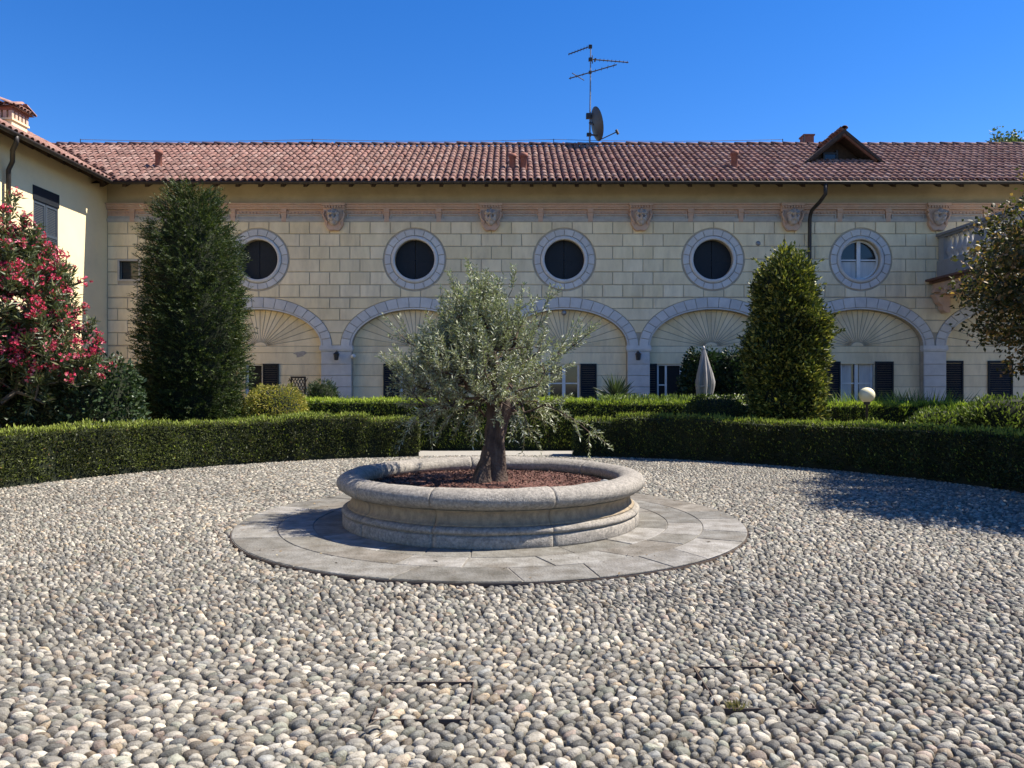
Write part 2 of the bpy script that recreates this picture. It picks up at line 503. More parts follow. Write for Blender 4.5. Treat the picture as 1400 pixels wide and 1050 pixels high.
# ================================================================== GROUND AND COURTYARD
PC = np.array([-0.24, 8.9, 0.0])           # centre of the round planter and of the whole courtyard
RC = 8.05                                  # radius of the cobbled circle
g = obj('ground', [(-600, -600, -0.05), (600, -600, -0.05), (600, 600, -0.05), (-600, 600, -0.05)], [(0, 1, 2, 3)], M['soil'])
tag(g, kind='structure')
V, F = lathe(PC, [(2.60, -0.022), (RC + 0.25, -0.022)], 96)
paving = obj('cobble_paving', V, F, M['bed'])
tag(paving, kind='structure')
V = [(-14, 17.02, -0.012), (13, 17.02, -0.012), (13, 18.35, -0.012), (-14, 18.35, -0.012)]
path = obj('garden_path', V, [(0, 1, 2, 3)], M['gravel'])
tag(path, kind='structure')

MAN = [(1.02, 1.49, 3.72, 4.27), (-0.665, -0.205, 3.60, 4.05)]     # two square manhole frames set flush in the cobbles
def cobbles():
    s = 0.0455
    nu, nv = 360, 440
    j, i = np.mgrid[0:nv, 0:nu]
    U = (i + 0.5 * (j % 2)) * s * 1.06
    Vv = j * s * 0.90
    U = U + rng.normal(size=U.shape) * s * 0.25
    Vv = Vv + rng.normal(size=U.shape) * s * 0.22
    w = rng.normal(size=U.shape) * 0.26 * s * s
    md = 12
    th = np.arange(md) * 2 * PI / md + 0.13
    acc = np.zeros((nv, nu, md))
    ce, se = np.cos(th), np.sin(th)
    for dj in (-2, -1, 0, 1, 2):
        for di in (-2, -1, 0, 1, 2):
            if dj == 0 and di == 0: continue
            du = np.roll(U, (-dj, -di), (0, 1)) - U
            dv = np.roll(Vv, (-dj, -di), (0, 1)) - Vv
            h = (du * du + dv * dv + w - np.roll(w, (-dj, -di), (0, 1))) / 2
            h = np.maximum(h, 0.12 * s * s)
            q = np.maximum(0, du[..., None] * ce + dv[..., None] * se) / h[..., None]
            acc += q ** 7
    r = acc ** (-1 / 7.0)
    sl = (slice(3, -3), slice(3, -3))
    U, Vv, r, w = U[sl].ravel(), Vv[sl].ravel(), r[sl].reshape(-1, md), w[sl].ravel()
    r = np.clip(r, 0.3 * s, 0.95 * s)
    def warp(u, v):
        u = u - nu * s * 0.53; v = v - 0.2
        x = 1.27 * u + 0.42 * np.sin(0.62 * v + 0.35 * u) + 0.13 * np.sin(1.9 * v + 1.1)
        y = 0.88 * v + 0.36 * np.sin(0.55 * u + 0.8) + 0.10 * np.sin(1.7 * u + 0.4 * v)
        return x, y + 1.6
    X, Y = warp(U, Vv)
    dc = np.hypot(X - PC[0], Y - PC[1])
    ok = (dc > 2.885) & (dc < RC + 0.1) & (np.abs(X) < 0.68 * Y + 1.7) & (Y > 2.2)
    for (x0, x1, y0, y1) in MAN:
        inx = (X > x0 - 0.03) & (X < x1 + 0.03); iny = (Y > y0 - 0.03) & (Y < y1 + 0.03)
        edge = inx & iny & ((np.abs(X - x0) < 0.006) | (np.abs(X - x1) < 0.006) | (np.abs(Y - y0) < 0.006) | (np.abs(Y - y1) < 0.006))
        ok &= ~edge
    U, Vv, r, X, Y = U[ok], Vv[ok], r[ok], X[ok], Y[ok]
    n = len(X)
    pal = np.array([(.40, .39, .365), (.50, .48, .45), (.58, .555, .51), (.30, .295, .285), (.35, .36, .34), (.44, .385, .33), (.66, .63, .57),
                    (.33, .345, .36), (.50, .41, .31), (.45, .44, .43), (.40, .33, .30), (.38, .40, .355)])
    pw = np.array([18, 18, 12, 10, 8, 9, 6, 6, 3.5, 14, 4, 5.0]); pw /= pw.sum()
    col = pal[rng.choice(len(pal), n, p=pw)] * (0.255 + 0.67 * rng.random((n, 1)) ** 1.5) * np.array([1.06, 1.0, 0.86])
    tone = 1 + 0.10 * sumwave(np.stack([X, Y, 0 * X], 1), 1.1, 3)
    col = col * tone[:, None]
    rm = r.mean(1)
    hh = np.clip(rm * rng.uniform(0.34, 0.68, n), 0.006, 0.019)
    tilt = rng.normal(size=(n, 2)) * 0.16
    off = rng.normal(size=(n, 2)) * 0.18
    def geo(idx, md2, prof):
        step = md // md2
        rr = r[idx][:, ::step]
        cc, ss = ce[::step], se[::step]
        Vs = []
        for (f, zf) in prof:
            o = off[idx] * rm[idx][:, None] * (1 - f)
            uu = U[idx][:, None] + rr * f * 0.90 * cc + o[:, :1]
            vv = Vv[idx][:, None] + rr * f * 0.90 * ss + o[:, 1:]
            x, y = warp(uu, vv)
            z = -0.028 + (hh[idx][:, None] + 0.028) * zf + ((x - X[idx][:, None]) * tilt[idx][:, :1] + (y - Y[idx][:, None]) * tilt[idx][:, 1:]) * zf
            Vs.append(np.stack([x, y, z], 2))
        x, y = warp(U[idx] + off[idx][:, 0] * rm[idx], Vv[idx] + off[idx][:, 1] * rm[idx])
        top = np.stack([x, y, hh[idx]], 1)[:, None]
        A = np.concatenate(Vs + [top], 1)
        m_ = md2; k = len(prof)
        f = []
        for a in range(k - 1):
            for b in range(m_):
                b2 = (b + 1) % m_
                f += [(a * m_ + b, a * m_ + b2, (a + 1) * m_ + b2), (a * m_ + b, (a + 1) * m_ + b2, (a + 1) * m_ + b)]
        for b in range(m_): f.append(((k - 1) * m_ + b, (k - 1) * m_ + (b + 1) % m_, k * m_))
        return A, np.array(f)
    fine = [(0.93, 0.0), (1.0, 0.36), (0.86, 0.74), (0.50, 0.95)]
    mid = [(0.95, 0.0), (0.98, 0.42), (0.66, 0.88)]
    low = [(1.0, 0.1), (0.74, 0.80)]
    dcam = np.hypot(X, Y)
    vis = (np.abs(X) < 0.66 * Y) & (Y > 3.2)
    order = np.argsort(np.where(vis, dcam, 99))
    near = order[:300]
    rest = np.ones(n, bool); rest[near] = False
    A, f = geo(near, 12, fine)
    cp = ORG[paving.name]
    for q in range(300):
        v = A[q]; c0 = v[-1] * [1, 1, 0]
        me = make_mesh('cobblestone', v - c0, f, M['cobble'], True, col[near[q]])
        link('cobblestone', me, paving, c0 - cp)
    allV, allF, allC, offv = [], [], [], 0
    for sel, md2, prof in ((rest & (dcam < 4.8), 12, fine), (rest & (dcam >= 4.8) & (dcam < 7.0), 12, mid), (rest & (dcam >= 7.0), 6, low)):
        idx = np.where(sel)[0]
        A, f = geo(idx, md2, prof)
        k = A.shape[1]
        allV.append(A.reshape(-1, 3)); allF.append((f[None] + (np.arange(len(idx)) * k)[:, None, None]).reshape(-1, 3) + offv)
        allC.append(np.repeat(col[idx], k, 0)); offv += len(idx) * k
    o = obj('cobblestone', np.concatenate(allV), np.concatenate(allF), M['cobble'], paving, True, np.concatenate(allC))
    tag(o, kind='stuff')
    print('cobbles', n, 'tris', sum(len(a) for a in allF))
cobbles()

for q, (x0, x1, y0, y1) in enumerate(MAN):
    root = empty('manhole_frame', ((x0 + x1) / 2, (y0 + y1) / 2, 0),
                 ['square steel manhole frame filled with cobbles, with a dry weed tuft on its edge', 'square steel manhole frame filled with cobbles and without weeds'][q], 'manhole')
    for (a, b, c, d) in ((x0, x1, y0 - .0025, y0 + .0025), (x0, x1, y1 - .0025, y1 + .0025), (x0 - .0025, x0 + .0025, y0 + .006, y1 - .006), (x1 - .0025, x1 + .0025, y0 + .006, y1 - .006)):
        MB().box(a, b, c, d, -0.02, 0.012).build('steel_edge', M['rust'], root)
n = 60
P = np.array([1.10, 3.74, 0.0]) + np.c_[rng.normal(size=(n, 2)) * 0.022, np.zeros(n)]
wd = leaves('weed_tuft', P, rdir(n) * 0.8 + [0, 0, 1.0], 0.045, 0.008, leafcols(n, (.20, .165, .08), (.15, .135, .06)), M['leaf_soft'], None)
tag(wd, 'small dry yellowish weed tuft growing at a manhole frame edge', 'weed')

# ---- slabs round the planter: two rings of grey stone pieces, a steel edging
disc = empty('slab_paving', PC)
tag(disc, kind='structure')
V, F = lathe(PC, [(1.2, 0.021), (2.865, 0.021)], 96)
obj('slab_bed', V, F, M['slab_joint'], disc)
def slab_ring(r0, r1, n, seed, y=0.028):
    r_ = random.Random(seed)
    cuts = [0.0]
    ws = [r_.uniform(0.6, 1.5) for _ in range(n)]
    tot = sum(ws)
    for w_ in ws: cuts.append(cuts[-1] + w_ / tot * 2 * PI)
    sks = [r_.uniform(-0.06, 0.06) for _ in range(n)]
    for i in range(n):
        sk1 = sks[(i + 1) % n]
        a0, a1 = cuts[i] + seed, cuts[i + 1] + seed
        k = max(3, int((a1 - a0) / 0.07))
        sk = sks[i]
        po = [(r1 - 0.004, a0 + 0.003 + (a1 - a0 - 0.006) * t / k) for t in range(k + 1)]
        pi_ = [(r0 + 0.004, a0 + 0.003 + sk + (a1 + sk1 - a0 - sk - 0.006) * t / k) for t in range(k, -1, -1)]
        poly = [(PC[0] + r * math.cos(a), PC[1] + r * math.sin(a)) for r, a in po + pi_]
        z = y + r_.uniform(-0.003, 0.003)
        Vp, Fp = prism_geo(poly, z, 0.0, 0.0015, 0.004)
        Vp = Vp[:, [0, 2, 1]]
        base = r_.choice([(.30, .285, .25), (.36, .345, .31), (.26, .25, .225), (.33, .30, .255), (.42, .40, .365), (.29, .275, .24)])
        k_ = r_.uniform(0.55, 0.78)
        obj('paving_slab', Vp, Fp, M['slab'], disc, False, tuple(c * k_ for c in base))
slab_ring(1.45, 2.02, 17, 1.0)
slab_ring(2.02, 2.40, 19, 2.0)
slab_ring(2.40, 2.865, 23, 3.3)
V, F = lathe(PC, [(2.868, -0.01), (2.868, 0.014), (2.874, 0.014), (2.874, -0.01)], 128)
obj('steel_edging', V, F, M['rust'], disc)

# ---- the planter: base, wall and rim built from curved stone segments
pl = empty('stone_planter', PC + [0, 0, 0.026], 'low round grey stone planter with thick rounded rim in the cobbled courtyard', 'planter')
def seg(name, prof, a0, a1, m, n=40, gap=0.0035, rough=0.0, seed=1):
    a0, a1 = a0 + gap, a1 - gap
    V, F = lathe(PC, prof, n, a0, a1, cap=True)
    if rough:
        c = V - PC
        rr = np.hypot(c[:, 0], c[:, 1])
        d = rough * (sumwave(V, 9, seed) + 0.6 * sumwave(V, 26, seed + 2) + 0.35 * sumwave(V, 70, seed + 3))
        zc = 0.49
        nr = unit(np.stack([rr - 1.62, c[:, 2] - zc], 1))
        V[:, 0] += c[:, 0] / rr * nr[:, 0] * d; V[:, 1] += c[:, 1] / rr * nr[:, 0] * d; V[:, 2] += nr[:, 1] * d
    return obj(name, V, F, m, pl, True)
base_prof = [(1.40, 0.026), (1.70, 0.026), (1.705, 0.04), (1.705, 0.135), (1.695, 0.148), (1.675, 0.152), (1.675, 0.156), (1.70, 0.165), (1.715, 0.185), (1.705, 0.21), (1.68, 0.225), (1.655, 0.23), (1.40, 0.23)]
wall_prof = [(1.40, 0.2315), (1.652, 0.2315), (1.648, 0.245), (1.632, 0.252), (1.615, 0.27), (1.605, 0.31), (1.61, 0.35), (1.63, 0.372), (1.66, 0.385), (1.40, 0.388)]
rim_prof = [(1.47, 0.392)] + [(1.615 + 0.155 * math.cos(t), 0.492 + 0.105 * math.sin(t)) for t in np.linspace(-1.35, PI + 1.2, 15)]
rim_prof = rim_prof + [(1.47, 0.392)]
js = [R(d) for d in (252, 292, 338, 400, 462, 520, 550, 580, 612)]
for i in range(len(js) - 1):
    a0, a1 = js[i], js[i + 1]
    old = False                            # the weathered piece on the west side
    seg('base_block', base_prof, a0, a1, M['granite'], 26, 0.002, 0.004, 3 + i)
    seg('wall_block', wall_prof, a0, a1, M['granite_warm'], 26, 0.002, 0.003, 23 + i)
    o = seg('rim_block', rim_prof, a0 + 0.05 * (i == 2), a1 + 0.05 * (i == 1), M['granite_old'] if old else M['granite'], 44, 0.0025, 0.022 if old else 0.007, 43 + i)
    if old: o['label'] = 'weathered dark rough rim stone of the planter'
V, F = lathe(PC, [(0.0, 0.47), (0.5, 0.46), (1.0, 0.445), (1.50, 0.425)], 60)
V[:, 2] += 0.012 * sumwave(V, 8, 4)
obj('soil_bed', V, F, M['mulch'], pl, True)
n = 15000
a = rng.uniform(0, 2 * PI, n); rr = np.sqrt(rng.random(n)) * 1.47
P = np.stack([PC[0] + rr * np.cos(a), PC[1] + rr * np.sin(a), 0.47 - 0.03 * rr + 0.008 * rng.random(n)], 1)
Dm = rdir(n) * [1, 1, 0.35]
o = leaves('bark_mulch', P, Dm, 0.034 * rng.uniform(0.5, 1.5, n), 0.012 * rng.uniform(0.6, 1.6, n), leafcols(n, (.17, .085, .062), (.075, .042, .034), (.30, .19, .14), 0.12), M['chips'], pl, 0.3)
tag(o, kind='stuff')
def pebble(c, r, seed):
    q, f = lathe((0, 0, 0), [(0.001, -1), (0.6, -0.8), (0.95, -0.3), (0.95, 0.3), (0.6, 0.8), (0.001, 1)], 10)
    q = q * (1 + 0.22 * sumwave(q, 2.5, seed))[:, None] * np.array(r) + np.array(c)
    return q, f
for i, (px, py, r) in enumerate([(826, 655, 0.055), (838, 659, 0.04)]):
    p = at(px, py, 8.75)
    q, f = pebble((p[0], 8.75 + 0.08 * i, 0.455), (r * 1.3, r, r * 0.8), i)
    tag(obj('loose_stone', q, f, M['granite_old'], None, True), ['larger loose grey stone lying on the bark mulch', 'smaller loose grey stone lying on the bark mulch'][i], 'stone')

# ================================================================== VILLA (main building)
XL, XR = FX(147), 25.0                     # facade from the inner corner with the wing
ZE = 7.5                                   # eave height
YE, SL, YR = 22.05, 0.545, 26.4            # eave line, roof slope, ridge line
ZR = ZE + SL * (YR - YE)
OC = [353, 567, 771.5, 974.5, 1176, 1379, 1582]     # bay centres
OCX = [FX(p) for p in OC]
OCZ = FZ(355)
PIER = [250, 460, 671, 874, 1079.5, 1279, 1481, 1684]
A_IN, B_IN, ZS = 86 * K, 50 * K, FZ(473)
A_OUT, B_OUT = 101 * K, 66.5 * K
villa = empty('villa', ((XL + XR) / 2, YF, 0), 'long two storey yellow villa with blind arches, round windows and red tiled roof', 'building')
def ashc():
    b = np.array(random.choice([(.88, .735, .48), (.90, .745, .49), (.85, .715, .475), (.90, .76, .52), (.87, .715, .45)]))
    return tuple(b * random.uniform(0.93, 1.05))
def greyc():
    return tuple(np.array([.62, .60, .57]) * random.uniform(0.92, 1.07))
def arch_loop(cx, a, b, zs, z0, n=28):
    return [(cx - a, z0), (cx + a, z0)] + [(cx + a * math.cos(t), zs + b * math.sin(t)) for t in np.linspace(0, PI, n)]
ARCHES = list(range(7))
holes = [circ(OCX[i], OCZ, 27.5 * K, 40) for i in range(7)] + [arch_loop(OCX[i], A_IN, B_IN, ZS, 0.03) for i in ARCHES]
SW = (FX(164), FX(190), FZ(382), FZ(357))  # small square window left
holes.append([(SW[0], SW[2]), (SW[1], SW[2]), (SW[1], SW[3]), (SW[0], SW[3])])
mb = MB()
mb.add(*flat_with_holes([(XL, -0.05), (XR, -0.05), (XR, FZ(302)), (XL, FZ(302))], holes, YF))
for h in holes: mb.add(*reveal(h, YF, YF + 0.30 if len(h) != 30 else YF + 0.20))
wall = mb.build('wall', M['joint'], villa)
mb = MB()                                   # closed body behind the front
mb.box(XL + 0.01, XR, YF + 0.45, 30.4, -0.05, ZE + 0.2)
body = mb.build('building_body', M['plaster'], villa)

# ---- ashlar blocks
FRONT = YF - 0.022
RO = 43 * K
lines = [FZ(y) for y in (303, 320, 337, 354.5, 372, 389.5, 406.5)]
low_lines = [FZ(y) for y in (406.5, 422, 438, 455, 473, 490, 507, 524, 541, 558, 575)]
BW = 27.6 * K
XB0 = FX(147) + 0.01
def block(left, right, z0, z1, zb=None, k=7):
    """left/right: x or function of z; zb: lower edge as function of x"""
    fl = left if callable(left) else (lambda z: left)
    fr = right if callable(right) else (lambda z: right)
    zs = np.linspace(z0, z1, k) if (callable(left) or callable(right)) else np.array([z0, z1])
    if zb is not None:
        xs = np.linspace(fl(z0), fr(z0), 8)
        bot = [(x, max(z0, zb(x))) for x in xs]
        poly = bot + [(fr(z0), z1), (fl(z0), z1)]
        if max(b[1] for b in bot) > z1 - 0.03: return
        # drop duplicates
    else:
        R_ = [(fr(z), z) for z in zs]; L_ = [(fl(z), z) for z in zs[::-1]]
        if not callable(right): R_ = [R_[0], R_[-1]]
        if not callable(left): L_ = [L_[0], L_[-1]]
        poly = R_ + L_
        if min(fr(z0) - fl(z0), fr(z1) - fl(z1)) < 0.06 and max(fr(z0) - fl(z0), fr(z1) - fl(z1)) < 0.2: return
    prism('ashlar_block', poly, FRONT - random.uniform(0, 0.005), YF + 0.005, M['ashlar'], wall, 0.0125, 0.007, ashc())
XEND = FX(1492)
def joints(x0, x1, par, minw=0.34):
    js_ = []
    x = XB0 + BW * (0.5 * par)
    while x < x1 - minw:
        if x > x0 + minw: js_.append(x)
        x += BW
    return js_
for ci in range(6):
    z1, z0 = lines[ci], lines[ci + 1]
    par = ci % 2
    if ci in (1, 2, 3, 4):
        obst = [(OCX[i], i) for i in range(6)]
        left = XB0; lmax = XB0
        for cx, i in obst + [(None, None)]:
            if cx is None:
                right = XEND; rmin = XEND
            else:
                right = (lambda z, cx=cx: cx - math.sqrt(max(RO * RO - (z - OCZ) ** 2, 1e-4)))
                rmin = min(right(z0), right(z1), right((z0 + z1) / 2))
            xs = [left] + joints(lmax, rmin, par) + [right]
            for a, b in zip(xs[:-1], xs[1:]):
                if not callable(a) and not callable(b) and a < SW[1] and b > SW[0] and z1 > SW[2] and z0 < SW[3]:
                    if a < SW[0] - 0.1: block(a, SW[0] - 0.05, z0, z1)
                    if b > SW[1] + 0.1: block(SW[1] + 0.05, b, z0, z1)
                    continue
                block(a, b, z0, z1)
            if cx is not None:
                left = (lambda z, cx=cx: cx + math.sqrt(max(RO * RO - (z - OCZ) ** 2, 1e-4)))
                lmax = max(left(z0), left(z1), left((z0 + z1) / 2))
    else:
        xs = [XB0] + joints(XB0, XEND, par) + [XEND]
        for a, b in zip(xs[:-1], xs[1:]):
            near = [cx for cx in OCX if a - RO < cx < b + RO]
            if ci == 0 and near:
                cx = near[0]
                zb = lambda x: (OCZ + math.sqrt(max(RO * RO - (x - cx) ** 2, 0.0))) if abs(x - cx) < RO else -9
                block(a, b, z0, z1, zb)
            elif ci == 5 and near:
                cx = near[0]
                zt = lambda x: (OCZ - math.sqrt(max(RO * RO - (x - cx) ** 2, 0.0))) if abs(x - cx) < RO else 99
                xs_ = np.linspace(b, a, 8)
                top = [(x, min(z1, zt(x))) for x in xs_]
                if min(t[1] for t in top) < z0 + 0.03: continue
                prism('ashlar_block', [(a, z0), (b, z0)] + top, FRONT, YF + 0.005, M['ashlar'], wall, 0.0125, 0.007, ashc())
            else:
                block(a, b, z0, z1)
for ci in range(len(low_lines) - 1):        # below the oculi: spandrels, and the plain corner bay at the left
    z1, z0 = low_lines[ci], low_lines[ci + 1]
    xs = [XB0] + joints(XB0, FX(232), ci % 2) + [FX(232)]
    if ci > 3:
        for a, b in zip(xs[:-1], xs[1:]): block(a, b, z0, z1)
        continue
    if ci == 3: z0 = ZS + 0.02
    for i in range(-1, 6):
        if i >= 0:
            cx = OCX[i]
            left = (lambda z, cx=cx: cx + A_OUT * math.sqrt(max(1 - ((z - ZS) / B_OUT) ** 2, 0.0004)))
        else: left = XB0
        cx2 = OCX[i + 1]
        right = (lambda z, cx=cx2: cx - A_OUT * math.sqrt(max(1 - ((z - ZS) / B_OUT) ** 2, 0.0004)))
        zt = min(z1, ZS + B_OUT * 0.985)
        lm = left if not callable(left) else max(left(z0), left(zt)); rm_ = min(right(z0), right(zt))
        jj = joints(lm, rm_, ci % 2, 0.2) if rm_ - lm > 0.7 else []
        xs = [left] + jj + [right]
        for a, b in zip(xs[:-1], xs[1:]):
            fa = a(z0) if callable(a) else a; fb = b(z0) if callable(b) else b
            fa1 = a(zt) if callable(a) else a; fb1 = b(zt) if callable(b) else b
            if fb - fa < 0.03: continue
            block(a, b, z0, zt)
#prism('corner_strip', [(XL + 0.005, -0.02), (XB0 - 0.01, -0.02), (XB0 - 0.01, FZ(284)), (XL + 0.005, FZ(284))], YF - 0.03, YF + 0.005, M['plaster'], wall, 0, 0.005)

# ---- round windows
for i in range(6):
    cx = OCX[i]
    mb = MB()
    ring = [(27.3 * K, 0.0), (27.3 * K, -0.055), (29 * K, -0.065), (31.5 * K, -0.055), (32.2 * K, -0.03), (32.2 * K, 0.0)]
    n = 48
    V = []; F = []
    for (r, d) in ring:
        V += [(cx + r * math.cos(2 * PI * j / n), YF + d, OCZ + r * math.sin(2 * PI * j / n)) for j in range(n)]
    for a in range(len(ring) - 1):
        F += [(a * n + j, a * n + (j + 1) % n, (a + 1) * n + (j + 1) % n, (a + 1) * n + j) for j in range(n)]
    ow = obj('oculus_window', np.array(V), F, M['trim'], villa, True, greyc())
    nv_ = 18
    for q in range(nv_):
        a0, a1 = 2 * PI * (q + 0.5) / nv_, 2 * PI * (q + 1.5) / nv_
        po = [(cx + 41.3 * K * math.cos(t), OCZ + 41.3 * K * math.sin(t)) for t in np.linspace(a0, a1, 5)]
        pi_ = [(cx + 32.6 * K * math.cos(t), OCZ + 32.6 * K * math.sin(t)) for t in np.linspace(a1, a0, 5)]
        prism('voussoir', po + pi_, YF - 0.035, YF + 0.005, M['trim'], ow, 0.008, 0.007, greyc())
    yb = YF + 0.16
    if i != 4:                              # closed dark shutters: two leaves
        for s in (-1, 1):
            po = [(cx + s * 0.006, OCZ - 27 * K)] + [(cx + s * max(0.006, 27.3 * K * math.cos(t)), OCZ + 27.3 * K * math.sin(t)) for t in np.linspace(-PI / 2, PI / 2, 16)]
            prism('shutter_leaf', po, yb, yb + 0.04, M['shutter'], ow, 0.0, 0.004)
        MB().box(cx - 27 * K, cx + 27 * K, yb - 0.008, yb - 0.002, OCZ - 0.02, OCZ + 0.02).build('crossbar', M['shutter'], ow)
    else:
        obj('pane', *[np.array([(x, yb + 0.03, z) for x, z in circ(cx, OCZ, 27.4 * K, 32)]), [tuple(range(32))]], M['glass'], ow)
        MB().box(cx - 0.055, cx + 0.055, yb - 0.05, yb + 0.01, OCZ - 27 * K, OCZ + 27 * K).build('mullion', M['white'], ow)
        for s in (-1, 1):
            MB().box(*sorted((cx + s * 0.056, cx + s * 26.5 * K)), yb - 0.03, yb + 0.0, OCZ - 0.02, OCZ + 0.022).build('glazing_bar', M['white'], ow)
            po = [(cx + s * 0.06, OCZ - 26.5 * K)] + [(cx + s * (26.3 * K * math.cos(t)), OCZ + 26.3 * K * math.sin(t)) for t in np.linspace(-PI / 2 + 0.15, -0.08, 10)] + [(cx + s * 0.06, OCZ - 0.04)]
            prism('curtain', po, yb + 0.015, yb + 0.022, M['curtain'], ow, 0.0, 0.002)
        for s in (-1, 1):
            a = [(cx + 27.2 * K * math.cos(t), OCZ + 27.2 * K * math.sin(t)) for t in np.linspace(-PI / 2, PI / 2, 17)]
            b = [(cx + 24.8 * K * math.cos(t), OCZ + 24.8 * K * math.sin(t)) for t in np.linspace(PI / 2, -PI / 2, 17)]
            po = [(cx + s * (x - cx), z) for x, z in a + b]
            prism('sash_frame', po, yb - 0.035, yb + 0.012, M['white'], ow, 0.0, 0.004)
# small square window in the corner bay
sw = MB()
for (a, b, c, d) in ((SW[0] - 0.06, SW[1] + 0.06, SW[3], SW[3] + 0.06), (SW[0] - 0.06, SW[1] + 0.06, SW[2] - 0.06, SW[2]), (SW[0] - 0.06, SW[0], SW[2], SW[3]), (SW[1], SW[1] + 0.06, SW[2], SW[3])):
    sw.box(a, b, YF - 0.03, YF + 0.05, c, d)
sw = sw.build('square_window', M['moulding'], villa)
obj('pane', [(SW[0], YF + 0.1, SW[2]), (SW[1], YF + 0.1, SW[2]), (SW[1], YF + 0.1, SW[3]), (SW[0], YF + 0.1, SW[3])], [(0, 1, 2, 3)], M['glass'], sw)

# ---- arches, sunburst fields, piers, lower walls with windows
YI = YF + 0.20                             # plane of the recessed fields
def rect(x0, x1, z0, z1): return [(x0, z0), (x1, z0), (x1, z1), (x0, z1)]
# openings per bay: (px0, px1, top_py, kind)
OPEN = {0: [(333, 357, 497, 'dark')], 1: [(546, 588, 497, 'window')], 2: [(750, 793, 497, 'window')], 3: [(900, 941, 497, 'door')], 4: [(1153, 1198, 494, 'curtain')], 5: []}
SHUT = {0: [(357, 379, 497)], 1: [(523, 545.5, 497), (588.5, 611, 497)], 2: [(727, 749.5, 497), (794, 816.5, 497)], 3: [(882, 899.5, 497)], 4: [(1130, 1152, 494), (1200, 1225, 494)],
        5: [(1293, 1321, 493), (1355, 1389, 493)]}
ZW0 = 0.12
def make_shutter(x0, x1, z0, z1, y, parent, m=None, slat=0.055):
    mb = MB()
    t = 0.05
    for (a, b, c, d) in ((x0, x0 + t, z0, z1), (x1 - t, x1, z0, z1), (x0 + t, x1 - t, z0, z0 + 0.09), (x0 + t, x1 - t, z1 - 0.07, z1), (x0 + t, x1 - t, (z0 + z1) / 2 - .03, (z0 + z1) / 2 + .03)):
        mb.box(a, b, y - 0.045, y - 0.008, c, d)
    sh = mb.build('shutter', m or M['shutter'], parent)
    mb = MB()
    z = z0 + 0.1
    while z < z1 - 0.09:
        mb.add(np.array([(x0 + t, y - 0.040, z), (x1 - t, y - 0.040, z), (x1 - t, y - 0.012, z + slat * 0.9), (x0 + t, y - 0.012, z + slat * 0.9)]), [(0, 1, 2, 3)])
        z += slat
    o = mb.build('louvre_slats', m or M['shutter'], sh)
    return sh
